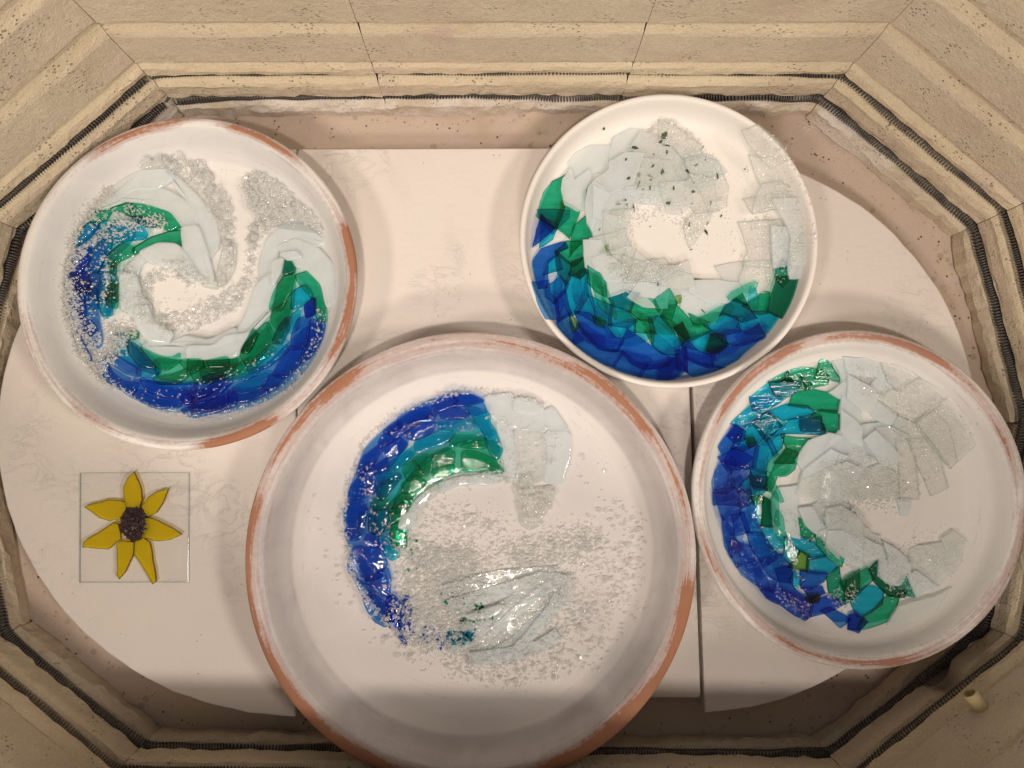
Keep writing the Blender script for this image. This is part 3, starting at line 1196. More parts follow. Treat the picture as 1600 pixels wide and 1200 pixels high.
L2 += B('''
c 0,60 110,90 200,160 330,260 300,330 200,360 100,250 0,220
c 200,360 330,340 440,370 530,560 520,700 400,760 330,600 240,480
c 240,480 400,520 430,740 280,760 200,640
v 0,560 200,540 240,700 160,780 60,760
c 280,760 400,760 380,830 260,1000 245,1010 200,880
c 600,210 700,180 850,300 930,420 800,480 680,350
c 700,350 850,380 1000,560 960,720 850,740 780,560
c 780,580 900,560 1080,640 1100,800 860,750 720,770
v 860,700 1080,700 1120,880 1000,1000 930,830
c 635,845 940,830 1020,980 900,1190 660,1170 700,1050
w 870,890 1000,900 1010,990 980,1190 880,1190
v 1000,1000 1120,950 1100,1180 1000,1190
c 660,680 850,640 880,740 720,780
''')
def slivers(cx, cy, specs):
    """narrow curved slips of glass following the sweep of the wave"""
    out = []
    for kd, r_, a0, a1, n, wd in specs:
        for k in range(n):
            a = math.radians(a0 + (a1 - a0) * (k + rng.uniform(.1, .9)) / n)
            ln = rng.uniform(38, 58) / r_ / 2
            tw = rng.uniform(-14, 14)
            w_ = wd * rng.uniform(.7, 1.2)
            us = np.linspace(-1, 1, 6)
            up = [(r_ + tw * u + w_ * .5 * (1 - u * u) ** .5 * (1 if abs(u) < .99 else 0) + rng.normal() * .6, a + ln * u) for u in us]
            dn = [(r_ + tw * u - w_ * .5 * (1 - .8 * u * u) ** .5 + rng.normal() * .6, a + ln * u * .97) for u in us[::-1]]
            out.append((kd, [(cx + q_ * math.cos(t_), cy - q_ * math.sin(t_)) for q_, t_ in up + dn]))
    return out


L2 += slivers(1046, 372, [('B', 196, 205, 315, 8, 14), ('T', 168, 200, 330, 9, 14), ('G', 142, 205, 325, 8, 12)])
for k_, p_ in L2:
    shard(d2, w2, k_, p_, .0024 if k_ != 'c' else .0028, False, grow=.0019)

cA = lambda x, y: (810 + x / 5.456, 180 + y / 5.456)
cB = lambda x, y: (1030 + x / 5.0, 180 + y / 5.0)
CH = [(cA(*q[:2]), *q[2:]) for q in [(728, 118, 28, 20, 80), (985, 298, 60, 24, 175), (1232, 195, 74, 52, 65), (1205, 250, 44, 22, 30), (1255, 272, 66, 8, 165), (1258, 330, 42, 14, 85),
      (905, 403, 28, 18, 60), (1145, 350, 14, 10, 30), (1130, 460, 34, 18, 40), (1215, 505, 56, 32, 100), (1015, 525, 48, 36, 130), (1113, 537, 54, 20, 150),
      (925, 566, 32, 22, 10), (1115, 575, 16, 12, 0), (1008, 620, 80, 8, 65), (1048, 658, 16, 8, 30), (1108, 645, 38, 14, 80), (1307, 647, 34, 16, 90), (1265, 768, 44, 38, 20),
      (893, 740, 44, 28, 170), (920, 770, 24, 14, 0), (985, 785, 66, 12, 105), (1128, 945, 10, 8, 0), (685, 990, 26, 6, 60)]]
CH += [(cB(*q[:2]), *q[2:]) for q in [(325, 272, 52, 8, 50), (278, 405, 44, 10, 35), (212, 455, 44, 22, 140), (350, 365, 18, 8, 90), (448, 485, 58, 12, 95), (212, 522, 20, 8, 60),
      (258, 545, 16, 8, 60), (255, 613, 32, 26, 0), (388, 702, 46, 12, 75), (490, 782, 24, 18, 30), (232, 857, 48, 12, 75), (373, 848, 36, 8, 65), (372, 910, 56, 18, 120),
      (255, 1046, 22, 8, 0), (245, 707, 12, 8, 0), (165, 775, 12, 8, 0), (835, 815, 12, 8, 0), (675, 415, 12, 10, 0)]]
CH += [((1030 + 365 / 5.454, 400 + 478 / 5.454), 48, 6, 130), ((810 + 1122 / 5.216, 380 + 352 / 5.216), 30, 10, 85)]
OL = [(cA(842, 766), 48, 36, 160), (cA(742, 1170), 60, 46, 150), (cA(365, 775), 70, 44, 60), ((1030 + 150 / 5.454, 400 + 380 / 5.454), 84, 62, 75), ((1030 + 335 / 5.454, 400 + 205 / 5.454), 100, 34, 170)]
for lst, kd in ((CH, 'k'), (OL, 'o')):
    for (cx, cy), ln, wd, ang in lst:
        ln, wd = ln / 5.3, max(wd / 5.3, 1.3)
        a = -math.radians(ang)
        q = []
        for (u, v) in [(-.5, rng.uniform(-.3, .3)), (rng.uniform(-.3, 0), .5), (rng.uniform(.1, .4), rng.uniform(.2, .5)), (.5, rng.uniform(-.4, .2)), (rng.uniform(-.1, .3), -.5)]:
            x, y = u * ln, v * wd
            q.append((cx + x * math.cos(a) - y * math.sin(a), cy + x * math.sin(a) + y * math.cos(a)))
        shard(d2, w2, kd, q, .0014, False, 'green_chip', grow=.0)

crest2 = [(968, 335), (985, 300), (1000, 265), (1010, 215), (1050, 190), (1090, 215), (1120, 250), (1136, 300), (1130, 330), (1100, 345), (1085, 385), (1068, 378), (1055, 350), (1020, 340), (990, 360), (985, 400), (1000, 440), (975, 465), (950, 430), (955, 370)]
right2 = [(1150, 225), (1200, 235), (1235, 290), (1250, 340), (1256, 380), (1240, 420), (1200, 450), (1170, 440), (1165, 400), (1175, 345), (1190, 300), (1165, 260)]
low2 = [(975, 410), (1010, 420), (1050, 415), (1070, 432), (1040, 445), (985, 445)]
frit(d2, w2, [(crest2, 1500, 2.4, 3), (right2, 900, 2.3, 4), (low2, 420, 2.2, 4), (band([(1010, 205), (1040, 192), (1072, 205), (1092, 222)], 4), 90, 4.5, 1.5)], FRIT_CLEAR)
ring2 = [(1130, 250), (1160, 260), (1180, 300), (1160, 350), (1160, 400), (1110, 420), (1090, 400), (1130, 340)]
frit(d2, w2, [(ring2, 40, 2.2, 5)], FRIT_CLEAR, 'stray_frit')

# ------------------------------------------------------------------ wave in the right dish
w4 = wave(d4, 'flat shard glass wave with cobalt left side and sparkling blue tips at bottom')
E, F_, G, H_ = crop(1090, 550, 5.216), crop(1090, 760, 4.8), crop(1320, 550, 5.218), crop(1320, 760, 4.139)
L4 = ring_pieces(1390, 775, 95, 275, 55, 130, 11, 'wvw')
L4 += E('''
g 585,235 700,160 860,130 1010,150 1060,200 1055,255 880,300 740,250
g 1020,60 1080,100 1160,245 950,210
h 730,180 745,240 690,235
h 825,205 905,265 880,300
t 435,370 580,250 620,360 700,380 660,410 450,470
d 590,250 700,235 825,265 740,355 620,360
t 435,375 690,385 520,500 440,460
t 285,580 440,440 520,500 600,500 370,620
t 565,490 740,435 900,450 945,490 700,550
d 450,575 570,500 680,600 565,715
t 600,690 760,560 840,540 1030,600 1035,665 880,660 700,660
g 1010,480 1150,490 1145,650 1030,630 1010,540 920,530
g 795,335 950,315 1080,340 1175,380 1150,490 900,450 755,430
d 835,560 990,530 1020,635 840,635
t 370,620 450,590 540,680 480,750 370,800 290,780
h 390,710 440,700 460,740 420,770
t 580,720 700,680 680,780 625,830
t 480,790 580,720 640,830 560,900 545,980 460,950
g 700,690 920,715 880,800 780,900 640,900 740,790
g 720,790 800,830 780,950 720,1000 640,1010 590,1130 550,1110 640,910
t 440,960 550,980 545,1110 440,1080
d 420,1010 550,1020 550,1120 460,1110
b 300,600 370,650 360,720 290,730 250,680
b 240,680 300,600 340,640 320,740 200,830 180,770
b 280,790 480,770 460,930 390,950 220,900
b 180,860 300,790 420,860 330,950 240,960
b 125,1060 190,900 260,950 300,1100 200,1160 140,1140
b 270,960 400,930 420,1000 310,1100 240,1090
t 340,1090 420,1010 540,1110 480,1170 400,1150
b 135,1150 260,1090 330,1130 300,1240 140,1240
''')
L4 += F_('''
h 490,80 570,130 580,300 490,300
b 130,30 260,60 300,200 250,260 180,240 160,170
b 180,220 260,330 270,380 310,440 260,520 215,450 195,300
i 290,20 370,20 390,120 310,150
b 300,130 420,120 470,360 380,360 330,220
b 250,220 330,200 370,330 280,360
b 250,360 300,420 390,450 420,580 300,600 240,500
b 380,350 480,350 570,490 620,520 500,600 400,450
b 300,590 420,570 500,650 590,720 560,790 450,740 340,660
b 450,570 620,510 690,590 690,720 590,700
b 580,620 690,590 700,760 840,870 820,980 620,760
t 480,300 640,350 680,430 560,490 520,420
t 650,370 750,370 870,430 950,520 860,540 720,440
t 660,460 740,470 760,500 690,570 650,540
o 385,80 460,70 470,110 400,120
o 770,490 830,520 820,630 690,600 740,540
t 830,540 950,530 1040,600 980,650 830,640
b 780,640 960,660 940,710 850,770 790,760
t 690,690 720,640 780,700 720,750
s 480,780 600,760 840,870 830,960 800,995 620,880 520,830
s 800,770 930,760 950,800 850,850
b 940,940 1000,920 1140,1000 1080,1060
s 850,970 870,870 980,830 1100,880 1000,930
k 810,830 900,820 890,860 830,860
g 860,360 940,440 1060,540 1050,580 960,520 880,430
g 700,210 800,270 880,360 840,400 740,320
r 980,690 1060,620 1070,720 1140,830 1080,860 1000,800
r 1070,720 1200,640 1200,780 1130,830
''')
L4 += H_('''
g 0,600 130,530 170,590 60,700 0,740
g 130,850 200,800 260,730 350,700 320,800 290,860 90,940 110,880
t 30,710 160,650 250,680 240,760 170,810 90,840
i 30,830 60,820 125,870 90,940 30,920
h 160,540 210,480 205,560 250,640 300,640 390,680 380,710 280,700 190,610
r 350,620 390,560 460,710 400,700
v 330,780 560,720 680,650 560,820 480,870 280,880
w 210,450 270,490 385,560 350,630 290,630 210,570
v 430,410 500,390 680,570 590,640 440,540
w 405,575 450,550 590,650 460,710
w 245,365 320,410 405,500 400,550 270,490
v 500,390 640,370 755,480 680,570
v 620,340 690,290 770,350 740,460 640,400
w 0,330 100,330 200,380 240,450 120,480 0,400
w 350,90 430,90 400,185 370,180
''')
L4 += E('''
w 800,880 900,730 1060,670 1140,690 1040,790 960,880 860,960
w 860,960 1060,800 1180,850 1010,960 830,1050
w 1120,80 1304,60 1304,300 1160,250 1150,150
w 1080,330 1180,250 1304,300 1304,470 1170,380
w 1170,380 1304,480 1304,600 1150,490
w 1150,480 1250,560 1304,620 1304,760 1220,720 1150,640
v 830,1050 1010,960 1180,900 1300,960 1200,1190 950,1200 800,1150
''')
L4 += F_('''
w 560,100 600,20 740,0 730,200 750,380 580,340
w 760,170 850,160 950,330 880,360 800,280
v 950,170 1060,150 1190,250 1200,450 1060,330 950,330
w 950,330 1060,330 1200,450 1200,590 1050,540 940,430
''')
L4 += G('''
w 0,50 200,50 320,100 300,200 200,190 0,170
w 0,200 180,290 250,360 200,480 120,480 0,370
w 270,205 310,180 420,240 350,310 190,300
w 200,480 260,410 420,540 350,590 240,540
w 140,720 230,650 330,730 440,860 400,930 290,910
v 60,1000 290,920 420,1000 430,1190 200,1190 40,1190
c 310,100 500,130 600,220 560,330 420,330 330,240
c 420,330 600,220 830,340 690,450 560,530 400,480 260,390 340,320
c 430,520 600,600 690,720 520,710 380,620
c 240,630 340,610 500,690 420,730 330,720
c 520,715 690,715 770,830 840,1100 710,1160 620,960
c 690,450 860,360 900,400 1055,750 840,930 560,580
c 560,580 690,490 800,610 870,880 830,930
c 415,725 520,735 570,870 600,1190 455,1190
''')
L4 += slivers(1345, 775, [('B', 205, 165, 235, 8, 15), ('T', 172, 140, 232, 8, 14), ('G', 140, 150, 225, 5, 12)])
for k_, p_ in L4:
    shard(d4, w4, k_, p_, .0026, False, grow=.0015)
mid4 = [(1260, 745), (1290, 715), (1340, 705), (1400, 725), (1418, 765), (1400, 800), (1350, 790), (1330, 815), (1340, 840), (1300, 820), (1262, 790)]
top4 = [(1310, 575), (1360, 570), (1420, 590), (1460, 615), (1480, 660), (1440, 690), (1400, 650), (1370, 630), (1330, 610)]
low4 = [(1330, 830), (1360, 850), (1410, 855), (1440, 835), (1480, 830), (1500, 850), (1480, 890), (1420, 930), (1390, 930), (1370, 880), (1335, 860)]
frit(d4, w4, [(mid4, 1500, 2.3, 5), (top4, 420, 2.4, 5), (low4, 650, 2.0, 7), (band([(1220, 800), (1250, 830), (1300, 860), (1340, 870)], 8), 130, 2.4, 4),
              ([(1400, 640), (1500, 640), (1520, 690), (1450, 760), (1410, 790), (1400, 700)], 380, 2.2, 4),
              ([(1310, 740), (1350, 730), (1390, 770), (1350, 800), (1320, 790)], 250, 2.0, 8)], FRIT_CLEAR)
frit(d4, w4, [(mid4, 420, 1.8, 8), (low4, 300, 1.7, 10)], FRIT_CREAM, 'glass_powder')
frit(d4, w4, [([(1290, 930), (1330, 905), (1340, 940), (1310, 955)], 160, 2.2, 2), ([(1200, 915), (1260, 940), (1258, 965), (1215, 940)], 90, 2.0, 2)], FRIT_CLEAR, 'glitter')

# ------------------------------------------------------------------ wave in the left dish: thick, glossy, rounded pieces
w1 = wave(d1, 'thick glossy double curled glass wave with frosty grains over its left side')
P2, P3, P4 = crop(100, 230, 5.0), crop(100, 430, 5.219), crop(300, 250, 3.077)
L1 = [(k, [(x, y) for x, y in p]) for k, p in (
    ('B', [(120, 370), (150, 345), (165, 400), (150, 470), (160, 540), (135, 545), (116, 480), (113, 420)]),
    ('T', [(150, 345), (215, 345), (205, 375), (180, 400), (180, 470), (165, 500), (150, 470), (165, 400)]),
    ('B', [(165, 570), (200, 590), (250, 605), (300, 612), (300, 645), (250, 640), (200, 618), (172, 592)]),
    ('B', [(300, 612), (360, 605), (420, 570), (470, 520), (500, 500), (500, 545), (470, 590), (410, 628), (350, 645), (300, 645)]),
    ('G', [(240, 560), (300, 565), (370, 555), (420, 510), (440, 430), (462, 425), (455, 490), (430, 545), (380, 590), (300, 600), (245, 590)]))]
L1 += P2('''
b 60,960 110,810 240,790 220,920 110,1050
b 80,1060 200,980 245,1080 230,1160 120,1150
t 90,740 200,600 300,610 250,690 120,780
t 310,700 430,600 580,600 660,680 640,720 480,740 380,760
t 220,960 260,820 330,740 400,740 370,850 330,900 280,1000
t 225,1000 290,1000 380,960 390,1150 320,1210 240,1190
d 520,540 700,560 720,620 620,610
g 220,540 260,510 390,510 360,570 240,620
g 360,480 520,430 530,540 420,500
g 530,440 640,450 840,510 920,610 830,660 640,560 530,530
g 370,850 480,760 560,790 540,850 440,900 400,960 370,930
g 540,800 680,710 830,660 930,650 940,770 800,730 560,840
g 385,1000 440,900 430,1010
g 380,1070 445,1070 440,1220 375,1220
''')
L1 += P3('''
b 75,0 180,0 240,130 150,170 70,110
b 45,200 80,110 200,160 210,330 120,410 60,280
b 110,410 240,370 300,440 240,500 140,480
b 120,500 150,520 225,700 170,640
b 180,60 245,60 250,140 190,150
t 250,130 310,130 300,290 245,250
t 310,220 400,200 410,330 340,340
g 400,70 470,70 460,160 390,190
g 380,190 470,170 460,280 400,270
g 520,480 600,470 590,510 530,520
t 410,490 470,480 560,580 790,780 770,810 600,760 430,650
d 540,540 620,580 780,770 640,740 560,640
g 640,590 780,670 900,680 960,640 960,700 860,780 780,750
g 960,700 1140,680 1150,770 1020,780
g 1150,700 1400,640 1430,740 1180,770
g 740,850 880,830 1060,760 1020,840 940,890 800,890
g 1050,800 1300,770 1420,760 1200,880 1100,890
t 620,760 790,790 760,840 620,820
b 380,690 430,660 640,770 640,830 520,800
b 310,720 370,700 420,800 520,880 640,880 600,970 450,920 360,850
b 640,840 800,890 1000,890 1090,880 1080,950 880,1010 700,940
b 580,970 660,940 800,1010 990,1000 960,1080 780,1090 640,1030
i 980,1010 1060,960 1090,1030 1020,1060
b 960,1100 1100,1070 1260,1040 1430,940 1430,1060 1260,1120 1050,1160
b 1060,1050 1110,980 1230,890 1370,850 1400,870 1280,990 1160,1050
''')
L1 += P4('''
b 0,1120 80,1040 180,1030 160,1090 60,1150
b 20,1170 180,1120 190,1180 100,1210 0,1200
b 190,1110 240,1130 340,1110 390,1110 300,1160 200,1170
b 350,1090 400,1030 460,1040 420,1090 370,1120
b 400,1040 480,900 540,900 520,990 460,1050
b 490,860 520,770 580,760 560,900 500,920
b 560,880 580,770 640,790 620,870 570,950 530,980
i 540,700 590,660 590,740 550,760
t 200,1050 290,1010 360,1000 290,1060
t 210,1100 290,1060 380,1030 370,1080 310,1120 240,1130
t 280,1000 390,890 460,890 480,920 380,1000 290,1030
t 460,780 530,720 520,820 480,840
t 480,640 540,600 580,650 530,700 480,720
d 400,880 430,810 470,760 480,810 440,890
g 60,1020 200,1000 290,960 230,1030 80,1080
g 0,960 60,960 70,1000 0,1040
g 90,970 190,950 190,1000 100,1000
g 240,940 290,850 370,780 390,830 410,850 340,950 280,1000
h 250,930 310,820 330,840 290,930
g 390,730 470,680 480,760 430,830 390,780
g 380,720 400,640 450,560 500,560 480,640 440,730
g 500,560 560,540 610,590 650,770 610,780 580,660 530,610
h 440,510 460,480 495,490 500,540 450,560
''')
L1 += P2('''
w 300,470 330,370 450,260 600,180 800,160 880,250 760,330 560,340 430,430
w 440,420 560,330 800,330 1000,450 1050,600 940,640 840,500 640,440
w 780,160 900,240 1060,400 1180,560 1220,760 1120,900 1060,700 1000,450 880,320
w 930,640 1060,620 1130,820 1180,1060 1090,1050 950,850
w 460,1220 470,960 580,840 680,780 720,820 600,920 560,1040 570,1220
w 600,830 760,760 900,770 1000,880 1080,1050 1000,1050 880,930 700,920
c 650,110 830,110 840,170 620,180
c 1250,760 1340,750 1330,950 1270,1050 1200,1090 1190,1000
c 1085,1060 1160,1075 1200,1085 1190,1105 1090,1085
''')
L1 += P3('''
w 480,0 600,0 640,180 720,260 660,400 560,330 480,280
w 600,300 700,250 740,400 900,480 860,560 700,540 620,430
w 640,590 750,520 900,560 1100,580 1390,530 1400,600 1220,680 1000,690 860,670
w 880,560 1000,500 1200,540 1409,430 1430,530 1200,610
''')
L1 += P4('''
c 240,130 290,60 370,70 460,140 480,200 420,260 340,290 290,240
c 420,260 490,200 560,230 640,370 560,320 430,310 350,340
w 320,500 360,380 450,310 540,310 640,390 600,420 500,370 420,410 400,520 380,620 320,640
w 410,420 500,380 600,420 680,500 685,680 650,710 630,600 560,530 510,520 470,470
w 300,640 330,590 400,540 410,600 390,700 280,860 200,860 270,740
w 180,850 280,840 370,740 390,740 260,880 230,950 100,960 0,960 0,900 120,900
w 400,500 450,480 440,540 400,620
w 440,460 510,450 540,480 470,490
''')
for k_, p_ in L1:
    shard(d1, w1, k_, p_, .0042 if k_ in 'wv' else .0046, True, cap=.009, grow=.0003)
chunk = [[(225, 262), (270, 243), (315, 252), (345, 290), (362, 320), (365, 370), (350, 400), (345, 360), (325, 320), (300, 290), (265, 265)],
         [(378, 285), (395, 268), (420, 272), (455, 300), (500, 350), (505, 365), (470, 350), (430, 352), (405, 375), (395, 400), (385, 370), (400, 340), (385, 315)]]
inner1 = [[(385, 390), (400, 380), (395, 440), (370, 480), (310, 515), (260, 525), (240, 490), (290, 485), (350, 455), (380, 430)],
          [(215, 440), (240, 420), (290, 408), (335, 445), (300, 448), (270, 432), (240, 445), (238, 480), (255, 515), (225, 500)]]
frit(d1, w1, [(chunk[0], 330, 7.0, 2), (chunk[1], 480, 5.0, 2), (band([(356, 380), (362, 410), (345, 445)], 5), 60, 6, 2),
              (band([(386, 282), (392, 310), (404, 340), (388, 380)], 4), 110, 5.5, 1)], FRIT_CLEAR)
frit(d1, w1, [(inner1[0], 1000, 3.2, 2), (inner1[1], 420, 4.0, 2), (band([(165, 575), (200, 612), (250, 642), (330, 655), (400, 635), (460, 600), (500, 530), (505, 480)], 5), 420, 2.5, 2.5),
              (band([(200, 590), (240, 610), (290, 615), (330, 610), (370, 590), (420, 560), (450, 530)], 9), 70, 2.4, 4)], FRIT_CLEAR, 'fine_frit')
blue1 = [(118, 440), (128, 380), (160, 352), (215, 335), (240, 350), (200, 370), (185, 400), (185, 440), (180, 500), (195, 540), (185, 570), (165, 580), (140, 545), (118, 490)]
frit(d1, w1, [(blue1, 380, 2.5, 4), (band([(122, 425), (135, 400), (155, 378), (170, 365)], 5, 8), 240, 2.6, 2), (band([(160, 425), (172, 405), (178, 440), (172, 470)], 5), 150, 2.6, 2), (band([(125, 500), (135, 530), (150, 560)], 9), 330, 2.6, 2), (band([(118, 440), (130, 470), (125, 500)], 6), 150, 2.6, 2), (band([(185, 352), (205, 350), (225, 362)], 5), 110, 2.6, 2), ([(150, 340), (225, 320), (260, 350), (220, 365), (190, 385), (160, 370)], 330, 2.8, 4),
              ([(118, 440), (140, 440), (150, 500), (140, 540), (120, 490)], 150, 2.6, 3), ([(145, 520), (190, 500), (215, 520), (190, 560), (170, 580), (150, 560)], 950, 2.6, 5),
              ([(190, 420), (210, 400), (215, 470), (200, 510)], 180, 2.6, 4), (band([(230, 350), (250, 345), (262, 355)], 7), 110, 2.6, 3)], FRIT_FINE, 'frosty_frit')
frit(d1, w1, [(band([(180, 300), (150, 325), (128, 355), (112, 400), (106, 450), (110, 500), (125, 545), (150, 580), (165, 600)], 10, 7), 3200, 2.1, 3)], FRIT_CREAM, 'cream_powder')
frit(d1, w1, [([(240, 470), (290, 450), (330, 460), (300, 480), (250, 500)], 40, 2.5, 5)], FRIT_CLEAR, 'stray_frit')

# ------------------------------------------------------------------ wave in the largest dish
w3 = wave(d3, 'glossy glass wave crest over a cloud of clear grains in the largest dish')
Q5, Q6, Q7, Q3 = crop(530, 600, 5.926), crop(530, 780, 4.444), crop(750, 600, 4.0), crop(370, 500, 1.715)
L3 = [('B', [(540, 840), (545, 770), (570, 700), (620, 655), (640, 690), (600, 740), (585, 800), (590, 850), (600, 900), (570, 910)]),
      ('B', [(570, 905), (600, 890), (610, 930), (625, 990), (590, 950)]),
      ('B', [(615, 655), (680, 622), (740, 616), (770, 640), (720, 655), (645, 690)]),
      ('T', [(590, 790), (610, 730), (660, 685), (720, 660), (760, 650), (775, 680), (700, 700), (640, 740), (610, 800), (612, 860), (595, 850)]),
      ('G', [(605, 840), (620, 770), (665, 715), (720, 690), (780, 690), (780, 735), (710, 738), (665, 765), (640, 800), (632, 860)])]
L3 += Q5('''
b 410,470 620,390 800,320 920,250 880,330 700,380 560,490 400,590 370,540
b 410,440 560,330 720,220 830,205 860,280 800,330 640,390 480,470
b 930,260 1100,220 1210,280 1150,320 940,320
b 865,185 1030,90 1100,150 1060,210 930,250 870,240
b 1050,100 1230,100 1350,160 1180,200 1040,210 1090,150
b 400,600 560,490 640,560 560,640 440,690
b 640,440 760,360 880,340 880,430 700,520 640,500
b 220,680 380,560 390,620 330,740 200,860 170,830
b 340,760 440,690 470,760 360,840
b 110,960 230,800 330,740 330,900 340,1000 200,1060 90,1060
t 1160,220 1260,220 1390,280 1390,370 1450,450 1510,620 1460,700 1390,620 1340,480 1250,350
t 890,360 1080,340 1240,330 1250,420 1080,430 920,410
t 700,540 860,470 1080,450 1010,540 830,600 720,640
t 440,760 620,620 700,640 600,740 470,830
t 320,840 420,810 560,830 580,870 400,930
d 360,940 480,880 570,870 500,960 400,1080 360,1040
g 590,780 700,700 790,840 640,900
g 870,660 1000,590 1070,640 1060,730 900,760
g 680,700 780,650 870,660 860,790 800,860
g 860,790 1060,740 1060,830 880,860
g 1140,620 1280,630 1420,690 1530,820 1330,810 1140,790
g 1000,550 1080,480 1350,490 1370,590 1200,590
g 590,920 720,840 810,900 790,940 660,1010 590,1000
g 480,1100 590,1010 720,1000 630,1130 600,1185 470,1185
''')
L3 += Q6('''
b 40,60 110,0 180,20 200,90 140,280 50,280
t 150,90 185,95 180,230 140,280
g 230,0 350,0 340,60 225,80
d 215,90 350,60 340,160 290,250 210,220
g 350,80 460,0 520,0 440,130 370,170
g 370,170 460,150 470,340 370,330
t 280,260 340,190 370,330 420,390 370,420 320,370
b 200,240 280,260 320,350 300,330 220,320 170,290
b 170,330 290,330 340,450 270,510 210,430 180,390
b 70,440 110,330 170,320 180,430 240,510 230,580 140,580 65,490
b 110,540 180,590 250,590 250,680 180,680
b 250,520 340,470 360,540 350,680 280,640 240,580
b 170,680 260,660 330,720 370,800 330,880 250,840 200,760
i 330,680 380,660 430,720 460,860 400,900 350,870
i 400,910 430,950 465,1010 430,970
w 880,810 960,780 1080,740 1150,730 1080,800 940,830
''')
L3 += Q7('''
w 100,230 200,280 220,420 240,560 230,600 170,560 130,400
w 20,80 200,60 210,160 330,190 400,170 450,140 560,300 410,300 220,280 100,230 60,180
v 210,280 400,300 430,420 400,600 250,640 230,500
w 400,300 560,300 570,440 510,630 400,610 430,430
w 220,90 330,100 400,160 330,190 210,160
c 240,660 470,640 440,760 380,840 390,870 310,910 260,880 230,740
c 260,600 310,550 330,660 240,680
''')
L3 += Q5('''
w 640,1185 740,1050 900,930 920,1000 780,1110 730,1200
w 900,930 1120,860 1400,840 1560,880 1400,930 1120,930 930,1010
w 560,1320 600,1200 720,1180 700,1300 620,1340
''')
for kd_, line_, wa_, wb_ in (
        ('v', [(690, 925), (740, 912), (800, 902), (872, 898)], 9, 13), ('w', [(700, 948), (760, 930), (820, 915), (880, 920)], 9, 12),
        ('v', [(740, 1020), (790, 985), (830, 945), (878, 915)], 12, 15), ('w', [(760, 1030), (810, 1000), (850, 960), (880, 930)], 9, 10),
        ('w', [(700, 1012), (740, 992), (780, 965), (810, 940)], 12, 9), ('v', [(725, 985), (770, 960), (820, 925), (850, 910)], 11, 9),
        ('w', [(735, 1030), (790, 1022), (840, 1010), (872, 990)], 10, 8), ('w', [(790, 1030), (830, 990), (860, 955), (875, 930)], 7, 9),
        ('v', [(800, 915), (840, 902), (885, 905), (882, 945)], 8, 9), ('w', [(770, 985), (800, 960), (835, 930), (862, 912)], 6, 8)):
    shard(d3, w3, kd_, [tuple(v) for v in band(line_, wa_ * 1.05, wb_ * 1.05)], .0020, False, cap=.004, grow=.0004)
for k_, p_ in L3:
    shard(d3, w3, k_, p_, .0038, True, cap=.0065, grow=.0004)
cl = [(640, 800), (660, 840), (720, 850), (800, 840), (860, 830), (925, 822), (950, 845), (900, 900), (880, 950), (890, 1000), (850, 1035), (760, 1050), (700, 1045), (650, 1020), (620, 970), (615, 900)]
frit(d3, w3, [(cl, 3600, 2.7, 10), ([(640, 850), (740, 850), (760, 900), (730, 960), (720, 1010), (650, 1010), (625, 940)], 4600, 2.8, 8),
              ([(780, 850), (900, 825), (950, 840), (930, 870), (860, 880), (800, 890)], 1150, 2.6, 8),
              ([(840, 900), (900, 890), (930, 950), (900, 1000), (850, 1000)], 550, 3.0, 10),
              ([(660, 780), (760, 800), (820, 830), (700, 840), (650, 830)], 320, 3.0, 10)], FRIT_FINE, 'frosty_frit')
beads = [(470 + 0, 900)] and [(560, 980), (640, 1040), (800, 1075), (940, 1040), (1010, 930), (1000, 800), (950, 780), (900, 830), (950, 860), (920, 1000), (800, 1050), (660, 1030), (600, 960)]
frit(d3, w3, [([(808, 765), (870, 760), (858, 800), (840, 815), (828, 826), (812, 815)], 130, 4.0, 2), ([(800, 745), (835, 740), (840, 765), (812, 770)], 50, 3.5, 2)], FRIT_CLEAR, 'tip_frit')
frit(d3, w3, [(beads, 420, 4.2, 7), ([(880, 1000), (950, 960), (1000, 900), (980, 840), (930, 870), (900, 940)], 170, 4.0, 8), ([(880, 700), (990, 740), (1000, 840), (900, 800)], 28, 4.2, 5),
              ([(640, 780), (740, 760), (800, 820), (700, 850)], 60, 4.2, 6), ([(480, 760), (540, 900), (560, 960), (500, 900)], 26, 4, 6),
              ([(720, 1000), (860, 1000), (900, 1040), (800, 1070), (700, 1050)], 320, 3.8, 8)], FRIT_CLEAR, 'glass_bead')
frit(d3, w3, [(band([(540, 860), (538, 800), (545, 750), (570, 690), (610, 650), (660, 632), (720, 612), (760, 610), (810, 622), (850, 632)], 4), 520, 3.0, 2),
              (band([(540, 830), (550, 890), (580, 940), (620, 980), (640, 1010)], 4), 330, 3.2, 2), (band([(650, 790), (680, 760), (720, 745), (780, 742), (810, 760)], 8), 260, 3.0, 3),
              (band([(600, 690), (650, 670), (720, 660), (750, 680), (740, 700)], 8), 40, 2.2, 3), (band([(570, 730), (580, 800), (610, 850), (640, 900)], 10), 130, 2.4, 4),
              ([(760, 640), (880, 680), (870, 720), (820, 760), (790, 720)], 160, 3.4, 4)], FRIT_CLEAR)
frit(d3, w3, [([(700, 990), (712, 985), (715, 1005), (702, 1004)], 28, 3.4, 2), ([(714, 992), (728, 990), (726, 1008), (716, 1008)], 30, 3.4, 2), ([(728, 988), (742, 985), (740, 1000), (730, 1002)], 26, 3.4, 2)], FRIT_TEAL, 'teal_frit')
